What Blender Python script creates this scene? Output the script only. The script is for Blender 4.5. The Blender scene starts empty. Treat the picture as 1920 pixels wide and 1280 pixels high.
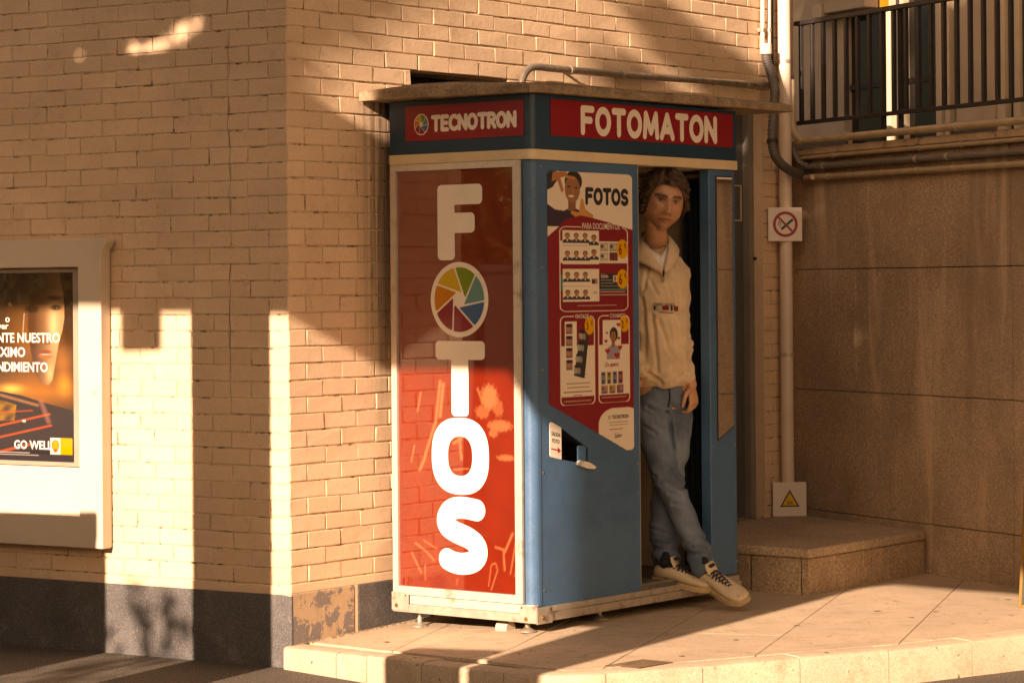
import bpy, bmesh, math, random
import numpy as np
from mathutils import Vector, Matrix, Quaternion

random.seed(7); rng = np.random.default_rng(7)
scene = bpy.context.scene
COL = scene.collection
rad = math.radians

# ------------------------------------------------------------------ camera
FPX, PX, PY, CAMH, ROLL = 4950.0, 960.0, 540.0, 1.34, 0.008   # focal length and principal point in photo pixels
cd = bpy.data.cameras.new('camera'); cam = bpy.data.objects.new('camera', cd); COL.objects.link(cam)
cd.sensor_fit = 'HORIZONTAL'; cd.sensor_width = 36.0; cd.lens = 36.0 * FPX / 1920.0
cd.shift_x = 0.0; cd.shift_y = -(640.0 - PY) / 1920.0
cd.clip_start = 0.1; cd.clip_end = 500.0
RV = Vector((math.cos(ROLL), 0, -math.sin(ROLL))); UV = Vector((math.sin(ROLL), 0, math.cos(ROLL))); YV = Vector((0, 1, 0))
cam.matrix_world = Matrix(((RV.x, UV.x, -YV.x, 0), (RV.y, UV.y, -YV.y, 0), (RV.z, UV.z, -YV.z, CAMH), (0, 0, 0, 1)))
scene.camera = cam
CAMP = Vector((0, 0, CAMH))

# ------------------------------------------------------------------ sun, sky, exposure
SUN_AZ, SUN_EL = rad(26.5), rad(20.0)          # heading of the light over the ground, from +Y towards +X
SD = Vector((math.sin(SUN_AZ) * math.cos(SUN_EL), math.cos(SUN_AZ) * math.cos(SUN_EL), -math.sin(SUN_EL)))
sl = bpy.data.lights.new('sun', 'SUN'); sl.energy = 5.0; sl.angle = rad(0.45); sl.color = (1.0, 0.95, 0.94)
sun = bpy.data.objects.new('sun', sl); COL.objects.link(sun); sun.rotation_euler = SD.to_track_quat('-Z', 'Y').to_euler()
sun.location = (-8, -16, 10)
world = bpy.data.worlds.new('World'); scene.world = world; world.use_nodes = True
wn = world.node_tree.nodes; wl = world.node_tree.links
bg = wn['Background']; sky = wn.new('ShaderNodeTexSky'); sky.sky_type = 'NISHITA'; sky.sun_disc = False
sky.sun_elevation = SUN_EL; sky.sun_rotation = rad(206.5); sky.dust_density = 4.0; sky.air_density = 1.0; sky.ozone_density = 1.0
wl.new(sky.outputs[0], bg.inputs[0]); bg.inputs[1].default_value = 0.05
vs = scene.view_settings
vs.view_transform = 'Standard'; vs.look = 'None'; vs.gamma = 1.0; vs.use_curve_mapping = False; vs.exposure = 1.15
try:
    vs.use_white_balance = True; vs.white_balance_temperature = 10600; vs.white_balance_tint = 26
except Exception:
    pass
cy = scene.cycles
cy.use_denoising = True; cy.max_bounces = 7; cy.diffuse_bounces = 4; cy.glossy_bounces = 4; cy.transmission_bounces = 4
cy.caustics_reflective = False; cy.caustics_refractive = False
cy.sample_clamp_indirect = 6.0

# ------------------------------------------------------------------ measuring helpers
def V2(x, y): return Vector((x, y))
def ray(u, v): return YV + RV * ((u - PX) / FPX) + UV * ((PY - v) / FPX)
def ground(u, v, z=0.0):
    r = ray(u, v); return CAMP + r * ((z - CAMH) / r.z)
def at_depth(u, v, Y): return CAMP + ray(u, v) * Y
def col_x(u, p0, d):
    k = (u - PX) / FPX; return (k * p0.y - p0.x) / (d.x - k * d.y)
ANG_B, ANG_A, ANG_C = rad(37.9), rad(58.1), rad(27.3)
BD = V2(math.sin(ANG_B), math.cos(ANG_B)); AD = V2(-math.cos(ANG_B), math.sin(ANG_B)); NB = -AD
AW = V2(-math.sin(ANG_A), math.cos(ANG_A)); NAW = V2(-AW.y, AW.x)
CD = V2(math.sin(ANG_C), -math.cos(ANG_C)); NC = V2(CD.y, -CD.x)
g = ground(1003, 1187); C0 = V2(g.x, g.y)                     # near corner of the photo booth
P0 = C0 + AD * 0.722 - NB * 0.06                               # brick wall close behind the booth
K = P0 + BD * col_x(541, P0, BD)                               # corner of the brick building
CC = P0 + BD * col_x(1487, P0, BD)                             # where the stone wall starts
def frame_matrix(origin, xd):
    yd = V2(-xd.y, xd.x)
    return Matrix(((xd.x, yd.x, 0, origin.x), (xd.y, yd.y, 0, origin.y), (0, 0, 1, 0), (0, 0, 0, 1)))
M_A = frame_matrix(K, AW); M_B = frame_matrix(K, BD); M_C = frame_matrix(CC, CD); M_S = frame_matrix(C0, BD)
def plane_px(M, yoff, u, v):
    """photo pixel -> (x, z) in the frame M, on its plane y = yoff"""
    Mi = M.inverted(); o = Mi @ CAMP; d = Mi.to_3x3() @ ray(u, v); t = (yoff - o.y) / d.y; p = o + d * t
    return p.x, p.z
def end_px(u, v, off=0.0):
    """photo pixel -> (depth y, z) on the booth's end face x = -off"""
    Mi = M_S.inverted(); o = Mi @ CAMP; d = Mi.to_3x3() @ ray(u, v); t = (-off - o.x) / d.x; p = o + d * t
    return p.y, p.z

# ------------------------------------------------------------------ object helpers
def link(o, parent=None):
    COL.objects.link(o)
    if parent is not None: o.parent = parent
    return o
def tag(o, label=None, cat=None, group=None, kind=None):
    if label: o['label'] = label
    if cat: o['category'] = cat
    if group: o['group'] = group
    if kind: o['kind'] = kind
    return o
def empty(name, M=None, label=None, cat=None, group=None):
    o = bpy.data.objects.new(name, None); o.empty_display_size = 0.1; COL.objects.link(o)
    if M is not None: o.matrix_world = M
    return tag(o, label, cat, group)

class MB:
    def __init__(s): s.v = []; s.f = []; s.m = []
    def add(s, verts, faces, m=0):
        b = len(s.v); s.v.extend([tuple(p) for p in verts])
        s.f.extend([tuple(i + b for i in f) for f in faces]); s.m.extend([m] * len(faces)); return s
    def box(s, x0, x1, y0, y1, z0, z1, m=0, c=0.0, M=None):
        if c <= 0:
            vs_ = [(x, y, z) for x in (x0, x1) for y in (y0, y1) for z in (z0, z1)]
            fs = [(0, 1, 3, 2), (4, 6, 7, 5), (0, 4, 5, 1), (2, 3, 7, 6), (0, 2, 6, 4), (1, 5, 7, 3)]
        else:
            vs_, fs = cham(x0, x1, y0, y1, z0, z1, c)
        if M is not None: vs_ = [M @ Vector(p) for p in vs_]
        return s.add(vs_, fs, m)
    def tube(s, pts, r, n=10, m=0, caps=True, flat=1.0, up=None):
        pts = [Vector(p) for p in pts]; N = len(pts)
        if not hasattr(r, '__len__'): r = [r] * N
        T = []
        for i in range(N):
            t = pts[min(i + 1, N - 1)] - pts[max(i - 1, 0)]; T.append(t.normalized() if t.length > 1e-9 else Vector((0, 0, 1)))
        a = Vector(up) if up is not None else (Vector((0, 0, 1)) if abs(T[0].z) < 0.9 else Vector((1, 0, 0)))
        a = (a - T[0] * a.dot(T[0])).normalized(); rings = []
        for i in range(N):
            if i:
                q = T[i - 1].rotation_difference(T[i]); a = q @ a; a = (a - T[i] * a.dot(T[i])).normalized()
            b = T[i].cross(a)
            rings.append([pts[i] + (a * math.cos(2 * math.pi * k / n) + b * (flat * math.sin(2 * math.pi * k / n))) * r[i] for k in range(n)])
        vs_ = [p for R_ in rings for p in R_]
        fs = [(i * n + k, i * n + (k + 1) % n, (i + 1) * n + (k + 1) % n, (i + 1) * n + k) for i in range(N - 1) for k in range(n)]
        if caps: fs += [tuple(range(n - 1, -1, -1)), tuple(range((N - 1) * n, N * n))]
        return s.add(vs_, fs, m)
    def prism(s, poly, a, b, fn, m=0):
        """poly: 2D outline; fn(p, q, h) -> 3D; from h=a to h=b"""
        n = len(poly); vs_ = [fn(p, q, a) for p, q in poly] + [fn(p, q, b) for p, q in poly]
        fs = [tuple(range(n)), tuple(range(2 * n - 1, n - 1, -1))] + [(i, (i + 1) % n, n + (i + 1) % n, n + i) for i in range(n)]
        return s.add(vs_, fs, m)
    def mesh(s, name, mats, smooth=None, fix=True):
        me = bpy.data.meshes.new(name); me.from_pydata(s.v, [], s.f)
        for mt in (mats if isinstance(mats, (list, tuple)) else [mats]): me.materials.append(mt)
        if len(me.materials) > 1: me.polygons.foreach_set('material_index', s.m)
        if fix:
            bm = bmesh.new(); bm.from_mesh(me); bmesh.ops.recalc_face_normals(bm, faces=bm.faces); bm.to_mesh(me); bm.free()
        if smooth is not None:
            me.polygons.foreach_set('use_smooth', [True] * len(me.polygons)); me.set_sharp_from_angle(angle=rad(smooth))
        me.update(); return me
    def build(s, name, mats, parent=None, smooth=None, fix=True, M=None):
        o = bpy.data.objects.new(name, s.mesh(name, mats, smooth, fix)); link(o, parent)
        if M is not None: o.matrix_world = M
        return o
def cham(x0, x1, y0, y1, z0, z1, c):
    """box with chamfered edges: 24 vertices, 26 faces"""
    X, Y, Z = (x0, x1), (y0, y1), (z0, z1); idx = {}; vs_ = []
    for i in (0, 1):
        for j in (0, 1):
            for k in (0, 1):
                sx, sy, sz = (c if i == 0 else -c), (c if j == 0 else -c), (c if k == 0 else -c)
                idx[i, j, k, 0] = len(vs_); vs_.append((X[i], Y[j] + sy, Z[k] + sz))
                idx[i, j, k, 1] = len(vs_); vs_.append((X[i] + sx, Y[j], Z[k] + sz))
                idx[i, j, k, 2] = len(vs_); vs_.append((X[i] + sx, Y[j] + sy, Z[k]))
    fs = []
    for i in (0, 1):
        fs.append((idx[i, 0, 0, 0], idx[i, 1, 0, 0], idx[i, 1, 1, 0], idx[i, 0, 1, 0]))
        fs.append((idx[0, i, 0, 1], idx[1, i, 0, 1], idx[1, i, 1, 1], idx[0, i, 1, 1]))
        fs.append((idx[0, 0, i, 2], idx[1, 0, i, 2], idx[1, 1, i, 2], idx[0, 1, i, 2]))
    for i in (0, 1):
        for j in (0, 1):
            fs.append((idx[i, j, 0, 0], idx[i, j, 1, 0], idx[i, j, 1, 1], idx[i, j, 0, 1]))
            fs.append((idx[i, 0, j, 0], idx[i, 1, j, 0], idx[i, 1, j, 2], idx[i, 0, j, 2]))
            fs.append((idx[0, i, j, 1], idx[1, i, j, 1], idx[1, i, j, 2], idx[0, i, j, 2]))
            for k in (0, 1): fs.append((idx[i, j, k, 0], idx[i, j, k, 1], idx[i, j, k, 2]))
    return vs_, fs

# ---- flat print: shapes cut from a distance field, laid on a plane by fn(a, b) -> 3D
def sheet(mb, sdf, a0, a1, b0, b1, n, fn, m=0, merge=True):
    h = (a1 - a0) / n; ny = max(1, int(math.ceil((b1 - b0) / h)))
    A = a0 + h * np.arange(n + 1); B = b0 + h * np.arange(ny + 1)
    GA, GB = np.meshgrid(A, B); D = sdf(GA, GB); ins = D < 0
    vs_, fs = [], []
    def face(pts):
        b = len(vs_); vs_.extend(fn(p, q) for p, q in pts); fs.append(tuple(range(b, b + len(pts))))
    full = ins[:-1, :-1] & ins[1:, :-1] & ins[:-1, 1:] & ins[1:, 1:]
    some = (ins[:-1, :-1] | ins[1:, :-1] | ins[:-1, 1:] | ins[1:, 1:]) & ~full
    for j in range(ny):
        i = 0
        while i < n:
            if full[j, i]:
                k = i
                while k < n and full[j, k] and (merge or k == i): k += 1
                face([(A[i], B[j]), (A[k], B[j]), (A[k], B[j + 1]), (A[i], B[j + 1])]); i = k
            else:
                if some[j, i]:
                    q = [(A[i], B[j], D[j, i]), (A[i + 1], B[j], D[j, i + 1]), (A[i + 1], B[j + 1], D[j + 1, i + 1]), (A[i], B[j + 1], D[j + 1, i])]
                    out = []
                    for e in range(4):
                        p, r = q[e], q[(e + 1) % 4]
                        if p[2] < 0: out.append(p[:2])
                        if (p[2] < 0) != (r[2] < 0):
                            t = p[2] / (p[2] - r[2]); out.append((p[0] + (r[0] - p[0]) * t, p[1] + (r[1] - p[1]) * t))
                    if len(out) > 2: face(out)
                i += 1
    mb.add(vs_, fs, m)
def seg_d(a, b, p, q):
    dx, dy = q[0] - p[0], q[1] - p[1]; L = dx * dx + dy * dy + 1e-12
    t = np.clip(((a - p[0]) * dx + (b - p[1]) * dy) / L, 0, 1); return np.hypot(a - p[0] - t * dx, b - p[1] - t * dy)
def poly_d(a, b, pts, closed=False):
    d = None; P_ = list(pts) + ([pts[0]] if closed else [])
    for p, q in zip(P_[:-1], P_[1:]):
        e = seg_d(a, b, p, q); d = e if d is None else np.minimum(d, e)
    return d
def box_d(a, b, x0, x1, y0, y1, r=0.0):
    dx = np.abs(a - (x0 + x1) / 2) - (x1 - x0) / 2 + r; dy = np.abs(b - (y0 + y1) / 2) - (y1 - y0) / 2 + r
    return np.hypot(np.maximum(dx, 0), np.maximum(dy, 0)) + np.minimum(np.maximum(dx, dy), 0) - r
def ell_d(a, b, cx, cy_, rx, ry): return (np.hypot((a - cx) / rx, (b - cy_) / ry) - 1) * min(rx, ry)
def arc(cx, cy_, rx, ry, d0, d1, n=14):
    return [(cx + rx * math.cos(rad(d0 + (d1 - d0) * i / n)), cy_ + ry * math.sin(rad(d0 + (d1 - d0) * i / n))) for i in range(n + 1)]
# bold rounded alphabet: strokes in a box of width w (per letter) and height 1
GLYPH = {
 'F': (.60, [[(.0, .0), (.0, 1.), (.60, 1.)], [(.0, .52), (.48, .52)]]),
 'O': (.74, [arc(.37, .5, .37, .5, 0, 360, 30)]),
 'T': (.66, [[(.0, 1.), (.66, 1.)], [(.33, 1.), (.33, .0)]]),
 'S': (.60, [arc(.32, .745, .29, .255, 30, 265, 16) + arc(.30, .245, .30, .245, 85, -150, 16)]),
 'M': (.82, [[(.0, .0), (.08, 1.), (.41, .18), (.74, 1.), (.82, .0)]]),
 'A': (.74, [[(.0, .0), (.37, 1.), (.74, .0)], [(.16, .30), (.58, .30)]]),
 'N': (.64, [[(.0, .0), (.0, 1.), (.64, .0), (.64, 1.)]]),
 'E': (.52, [[(.52, .0), (.0, .0), (.0, 1.), (.52, 1.)], [(.0, .5), (.44, .5)]]),
 'C': (.62, [arc(.40, .5, .40, .5, 50, 310, 22)]),
 'R': (.58, [[(.0, .0), (.0, 1.), (.30, 1.)] + arc(.30, .74, .26, .26, 90, -90, 12) + [(.0, .48)], [(.26, .48), (.58, .0)]]),
}
def stroke_text(mb, text, x0, z0, width, height, sw, fn, gap=.30, res=16, m=0, rise=0.0):
    """lay text into a width x height box at (x0, z0); sw = half stroke as part of the height"""
    tot = sum(GLYPH[c][0] for c in text) + gap * (len(text) - 1) + 2 * sw
    sx = width / tot; x = sw
    hh = height * (1 - 2 * sw); sy = hh
    for c in text:
        w, st = GLYPH[c]
        pts = [[(x0 + (x + p) * sx, z0 + height * sw + q * sy) for p, q in l] for l in st]; hw = sw * height
        def sdf(a, b, pts=pts, hw=hw): return np.minimum.reduce([poly_d(a, b, l) for l in pts]) - hw
        a0, a1 = x0 + x * sx - hw * 1.1, x0 + (x + w) * sx + hw * 1.1
        sheet(mb, sdf, a0, a1, z0 - hw * .15, z0 + height + hw * .15, res, fn, m)
        x += w + gap
def font_text(mb, text, x, z, size, fn, m=0, bold=0.0, align='LEFT', sx=1.0, shear=0.0):
    cu = bpy.data.curves.new('t', 'FONT'); cu.body = text; cu.size = size; cu.offset = bold * size; cu.align_x = align; cu.shear = shear
    cu.resolution_u = 3; cu.fill_mode = 'FRONT'
    ob = bpy.data.objects.new('t', cu); COL.objects.link(ob); me = bpy.data.meshes.new_from_object(ob)
    mb.add([fn(x + v.co.x * sx, z + v.co.y) for v in me.vertices], [tuple(p.vertices) for p in me.polygons], m)
    bpy.data.objects.remove(ob); bpy.data.curves.remove(cu); bpy.data.meshes.remove(me)
def painted_grid(name, fcol, a0, a1, b0, b1, na, nb, fn, mat_, parent=None, keep=None):
    """a printed sheet: a fine grid whose colour attribute holds the print; fcol(a, b) -> (.., 3) linear colour"""
    A = np.linspace(a0, a1, na + 1); B = np.linspace(b0, b1, nb + 1); GA, GB = np.meshgrid(A, B)
    colr = np.clip(fcol(GA, GB), 0, 1)
    verts = [fn(p, q) for p, q in zip(GA.ravel(), GB.ravel())]; w = na + 1
    J, I = np.meshgrid(np.arange(nb), np.arange(na), indexing='ij')
    F_ = np.stack([J * w + I, J * w + I + 1, (J + 1) * w + I + 1, (J + 1) * w + I], -1).reshape(-1, 4)
    if keep is not None:
        ca = (GA[:-1, :-1] + GA[1:, 1:]) / 2; cb = (GB[:-1, :-1] + GB[1:, 1:]) / 2; F_ = F_[keep(ca, cb).ravel()]
    me = bpy.data.meshes.new(name); me.from_pydata(verts, [], F_.tolist()); me.materials.append(mat_)
    at = me.color_attributes.new('Col', 'FLOAT_COLOR', 'POINT')
    at.data.foreach_set('color', np.concatenate([colr.reshape(-1, 3), np.ones((colr.size // 3, 1))], 1).astype(np.float32).ravel())
    me.update(); o = bpy.data.objects.new(name, me); return link(o, parent)

# ------------------------------------------------------------------ materials
def srgb(r, g_, b): return tuple(((c / 255) / 12.92 if c / 255 <= .04045 else ((c / 255 + .055) / 1.055) ** 2.4) for c in (r, g_, b))
class NT:
    def __init__(s, name):
        s.m = bpy.data.materials.new(name); s.m.use_nodes = True; s.n = s.m.node_tree.nodes; s.l = s.m.node_tree.links
        s.b = s.n['Principled BSDF']; s.geo = None
    def node(s, t, **kw):
        x = s.n.new(t)
        for k, v in kw.items(): setattr(x, k, v)
        return x
    def link(s, a, b): s.l.new(a, b)
    def pos(s):
        if s.geo is None: s.geo = s.node('ShaderNodeNewGeometry')
        return s.geo.outputs['Position']
    def noise(s, scale, detail=3.0, rough=.55, vec=None, dist=0.0, stretch=None):
        t = s.node('ShaderNodeTexNoise'); t.inputs['Scale'].default_value = scale; t.inputs['Detail'].default_value = detail
        t.inputs['Roughness'].default_value = rough; t.inputs['Distortion'].default_value = dist
        v = vec if vec is not None else s.pos()
        if stretch:
            mp = s.node('ShaderNodeMapping'); mp.inputs['Scale'].default_value = stretch; s.link(v, mp.inputs['Vector']); v = mp.outputs[0]
        s.link(v, t.inputs['Vector']); return t.outputs['Fac']
    def ramp(s, fac, lo, hi, a=0.0, b=1.0):
        r = s.node('ShaderNodeMapRange'); r.clamp = True
        for k, v in zip(('From Min', 'From Max', 'To Min', 'To Max'), (lo, hi, a, b)): r.inputs[k].default_value = v
        s.link(fac, r.inputs['Value']); return r.outputs[0]
    def mix(s, fac, a, b, mode='MIX'):
        x = s.node('ShaderNodeMix', data_type='RGBA', blend_type=mode)
        for sock, val in ((x.inputs[0], fac), (x.inputs[6], a), (x.inputs[7], b)):
            if isinstance(val, (int, float)): sock.default_value = val
            elif isinstance(val, tuple): sock.default_value = (*val[:3], 1)
            else: s.link(val, sock)
        return x.outputs[2]
    def math(s, op, a, b=None):
        x = s.node('ShaderNodeMath', operation=op)
        for sock, val in ((x.inputs[0], a), (x.inputs[1], b)):
            if val is None: continue
            if isinstance(val, (int, float)): sock.default_value = val
            else: s.link(val, sock)
        return x.outputs[0]
    def grain(s, c, k=.20, scale=230):
        f = s.noise(scale, 4, .8); c = s.mix(s.ramp(f, .36, .52, k * 1.6, 0), c, s.mix(1.0, c, (.45, .42, .40), 'MULTIPLY')); return s.mix(s.ramp(f, .54, .66, 0, k), c, (.95, .82, .66))
    def base(s, c):
        if isinstance(c, tuple): s.b.inputs['Base Color'].default_value = (*c, 1)
        else: s.link(c, s.b.inputs['Base Color'])
    def set(s, **kw):
        for k, v in kw.items():
            sock = s.b.inputs[k.replace('_', ' ')]
            if isinstance(v, (int, float)): sock.default_value = v
            elif isinstance(v, tuple): sock.default_value = (*v, 1) if len(v) == 3 else v
            else: s.link(v, sock)
        return s
    def bump(s, h, strength=.3, dist=.002, prev=None):
        x = s.node('ShaderNodeBump'); x.inputs['Strength'].default_value = strength; x.inputs['Distance'].default_value = dist
        s.link(h, x.inputs['Height'])
        if prev is not None: s.link(prev, x.inputs['Normal'])
        s.link(x.outputs[0], s.b.inputs['Normal']); return x.outputs[0]
def scaled(c, k): return tuple(min(1, x * k) for x in c)
def simple(name, color, rough=.6, var=.12, vscale=6.0, bscale=0.0, bstr=.2, bdist=.002, metal=0.0, coat=0.0, spec=.5, dirt=None):
    t = NT(name); f = t.noise(vscale, 4); c = t.mix(t.ramp(f, .3, .7), scaled(color, 1 - var), scaled(color, 1 + var))
    if dirt:
        d = t.noise(dirt[1], 5, .65); c = t.mix(t.ramp(d, dirt[2], dirt[2] + .12), c, dirt[0])
    t.base(c); t.set(Roughness=rough, Metallic=metal); t.b.inputs['Specular IOR Level'].default_value = spec
    if coat: t.set(Coat_Weight=coat, Coat_Roughness=.04)
    if bscale: t.bump(t.noise(bscale, 3), bstr, bdist)
    return t.m
# ------------------------------------------------------------------ materials of the setting
def brick_mat(name, col, streaks):
    t = NT(name)
    oi = t.node('ShaderNodeObjectInfo'); r = oi.outputs['Random']
    c = t.mix(t.ramp(t.noise(2.3, 5), .3, .7), scaled(col, .86), scaled(col, 1.08))
    c = t.mix(t.ramp(r, 0, 1, 0.0, .75), c, t.mix(.5, c, scaled((col[0], col[1] * .97, col[2] * .92), .74)))
    spots = t.noise(60, 5, .7); c = t.mix(t.ramp(spots, .64, .74, 0, .6), c, (.17, .10, .05))
    grime = t.noise(6, 7, .75); c = t.mix(t.ramp(grime, .56, .80, 0, .45), c, (.24, .15, .085))
    if streaks:                                              # rain marks below the end of the canopy slab
        dt = t.node('ShaderNodeVectorMath', operation='DOT_PRODUCT'); t.link(t.pos(), dt.inputs[0]); dt.inputs[1].default_value = (BD.x, BD.y, 0)
        tt = t.math('SUBTRACT', dt.outputs['Value'], K.dot(BD)); sp = t.node('ShaderNodeSeparateXYZ'); t.link(t.pos(), sp.inputs[0])
        band = t.math('MULTIPLY', t.ramp(tt, .40, .52), t.ramp(tt, .66, .85, 1, 0)); band = t.math('MULTIPLY', band, t.ramp(sp.outputs['Z'], .75, 1.5)); band = t.math('MULTIPLY', band, t.ramp(sp.outputs['Z'], 2.10, 2.13, 1, 0))
        st = t.noise(1.0, 5, .62, stretch=(55, 55, 1.1)); k = t.math('MULTIPLY', t.ramp(st, .40, .62, .1, .8), band); c = t.mix(k, c, (.13, .08, .045))
    t.base(t.grain(c, .20)); t.set(Roughness=.86); t.b.inputs['Specular IOR Level'].default_value = .2
    n1 = t.bump(t.noise(250, 4, .65), .6, .0018); t.bump(t.noise(34, 5, .65), .45, .004, prev=n1)
    return t.m
M_brick = brick_mat('painted_brick', (.74, .535, .365), False)
M_brick_b = brick_mat('painted_brick_lit_streaked', (.80, .58, .395), True)  # same paint as the left wall; its brighter light lifted into the colour
M_mortar = simple('painted_mortar', (.60, .43, .285), .9, .25, 14, 160, .5, .002, spec=.2, dirt=((.14, .085, .05), 22, .53))
def plinth_mat():
    t = NT('plinth_paint'); c = t.mix(t.ramp(t.noise(4, 6, .65), .3, .7), (.055, .052, .052), (.10, .094, .092)); c = t.mix(t.ramp(t.noise(8, 7, .75), .58, .72, 0, .6), c, (.23, .19, .155))
    c = t.mix(t.ramp(t.noise(1.0, 5, .7, stretch=(14, 14, 2.2)), .55, .75, 0, .5), c, (.20, .175, .15)); t.base(t.grain(c, .22)); t.set(Roughness=.8); t.bump(t.noise(90, 4, .7), .4, .003); return t.m
M_plinth = plinth_mat()
def peeled():
    t = NT('peeling_plinth'); f = t.noise(7.5, 7, .72, dist=.6); f2 = t.noise(60, 3)
    m = t.ramp(t.math('ADD', f, t.math('MULTIPLY', f2, .10)), .545, .575)
    c = t.mix(m, (.45, .32, .205), (.19, .165, .15)); t.base(t.mix(t.ramp(t.noise(20, 5, .7), .5, .75, 0, .5), c, (.25, .18, .12)))
    t.set(Roughness=.9); t.bump(t.math('ADD', m, t.math('MULTIPLY', t.noise(120, 3), .6)), .5, .003); return t.m
M_peel = peeled()
def stone_mat(name, col, streak=True):
    t = NT(name); c = t.mix(t.ramp(t.noise(2.6, 6, .6), .3, .7), scaled(col, .70), scaled(col, 1.18))
    gr = t.noise(150, 4, .75); c = t.mix(t.ramp(gr, .40, .60, .85, 0), c, scaled(col, .36)); c = t.grain(t.mix(t.ramp(t.noise(120, 3), .58, .68, 0, .55), c, scaled(col, 1.7)), .25, 110)
    if streak:
        st = t.noise(1.0, 6, .62, stretch=(3.4, 3.4, .8), dist=.5); c = t.mix(t.ramp(st, .48, .68, 0, .6), c, scaled(col, .36))
        lt = t.noise(1.0, 5, .6, stretch=(5.5, 5.5, .7), dist=.6); c = t.mix(t.ramp(lt, .58, .70, 0, .35), c, scaled(col, 1.5))
        oi = t.node('ShaderNodeObjectInfo'); c = t.mix(t.ramp(oi.outputs['Random'], 0, 1, 0, .35), c, scaled(col, .62))
    t.base(c); t.set(Roughness=.9); t.b.inputs['Specular IOR Level'].default_value = .2
    n1 = t.bump(gr, .8, .004); t.bump(t.noise(28, 4), .3, .006, prev=n1); return t.m
M_stone = stone_mat('bush_hammered_stone', (.66, .465, .32))
M_landing = stone_mat('landing_concrete', (.66, .49, .34), False)
def paving_mat(name, col, dk):
    t = NT(name); oi = t.node('ShaderNodeObjectInfo')
    c = t.mix(t.ramp(t.noise(2.2, 5), .3, .7), scaled(col, .80), scaled(col, 1.10))
    c = t.mix(t.ramp(oi.outputs['Random'], 0, 1, 0, .4), c, scaled(col, .74))
    c = t.mix(t.ramp(t.noise(9, 7, .78), .50, .72, 0, .7), c, dk); c = t.mix(t.ramp(t.noise(38, 2), .70, .74, 0, .9), c, (.07, .045, .03))
    t.base(t.grain(c, .30, 170)); t.set(Roughness=.8); t.b.inputs['Specular IOR Level'].default_value = .3
    n1 = t.bump(t.noise(170, 4, .7), .45, .002); t.bump(t.noise(12, 3), .25, .004, prev=n1); return t.m
M_pave = paving_mat('paving_stone', (.60, .455, .315), (.34, .22, .13))
M_kerb = paving_mat('kerb_stone', (.56, .44, .315), (.34, .23, .14))
M_gap = simple('joint_dirt', (.075, .05, .03), .95, .3, 20)
def asphalt():
    t = NT('asphalt'); g1 = t.noise(150, 4, .7); c = t.mix(t.ramp(g1, .35, .65), (.030, .024, .018), (.105, .08, .055))
    c = t.mix(t.ramp(t.noise(3, 5), .4, .7, 0, .5), c, (.095, .07, .047)); t.base(t.grain(c, .3, 140)); t.set(Roughness=.85); t.bump(g1, .7, .006); return t.m
M_road = asphalt()

# ------------------------------------------------------------------ road, pavement, kerb
def zpav(x): return -0.045 * min(1.0, max(0.0, 1.0 - (x + .88) / .9))
road = MB(); N = 8
road.add([(-60, -40, -.135), (60, -40, -.135), (60, 60, -.135), (-60, 60, -.135)], [(0, 1, 2, 3)])
tag(road.build('road', M_road), kind='structure')

front = []
for u, v in ((664, 1224), (802, 1241), (900, 1252), (975, 1260), (1020, 1263.5), (1065, 1264), (1120, 1261.5), (1360, 1242), (1704, 1213), (1920, 1189)):
    p = ground(u, v, 0.0); q = ground(u, v, zpav(p.x)); front.append(V2(q.x, q.y))
front.insert(0, K + V2(-.030, -.02)); d = (front[-1] - front[-2]).normalized(); front.append(front[-1] + d * 2.4)
def offset_in(poly, w):
    out = []
    for i, p in enumerate(poly):
        t = (poly[min(i + 1, len(poly) - 1)] - poly[max(i - 1, 0)]).normalized(); out.append(p + V2(-t.y, t.x) * w)
    return out
inner = offset_in(front, .105)
# kerb stones: cut the curb line to pieces of about half a metre
def along(poly, s):
    for a, b in zip(poly[:-1], poly[1:]):
        L = (b - a).length
        if s <= L: return a + (b - a) * (s / L)
        s -= L
    return poly[-1]
tot = sum((b - a).length for a, b in zip(front[:-1], front[1:]))
kerb = empty('kerb', None); tag(kerb, kind='structure')
cuts = [0.0, .33, .52, .86, 1.32]
while cuts[-1] < tot - .6: cuts.append(cuts[-1] + (.41 if len(cuts) % 2 else .39))
cuts.append(tot)
knots = [0.0]
for a, b in zip(front[:-1], front[1:]): knots.append(knots[-1] + (b - a).length)
totI = [0.0]
for a, b in zip(inner[:-1], inner[1:]): totI.append(totI[-1] + (b - a).length)
def inner_at(s):
    for i in range(len(knots) - 1):
        if s <= knots[i + 1] + 1e-9:
            t = (s - knots[i]) / max(1e-9, knots[i + 1] - knots[i]); return inner[i] + (inner[i + 1] - inner[i]) * t
    return inner[-1]
for s0, s1 in zip(cuts[:-1], cuts[1:]):
    ss = [s0 + .0025] + [k for k in knots if s0 + .02 < k < s1 - .02] + [s1 - .0025]; mb = MB(); rings = []
    dz = random.uniform(-.004, .003)
    for s in ss:
        f, i_ = along(front, s), inner_at(s); n_ = (f - i_).normalized(); zz = zpav(f.x) + dz
        prof = [(f, -.16), (f, zz - .016), (f - n_ * .005, zz - .005), (f - n_ * .016, zz), (i_ + n_ * .002, zz), (i_ + n_ * .002, -.16)]
        rings.append([(p.x, p.y, z) for p, z in prof])
    n = 6; vs_ = [p for R_ in rings for p in R_]; fs = [(i * n + k, i * n + (k + 1) % n, (i + 1) * n + (k + 1) % n, (i + 1) * n + k) for i in range(len(rings) - 1) for k in range(n)]
    fs += [tuple(range(n)), tuple(range((len(rings) - 1) * n, len(rings) * n))]; mb.add(vs_, fs); mb.build('kerb_stone', M_kerb, kerb, smooth=40)
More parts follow.
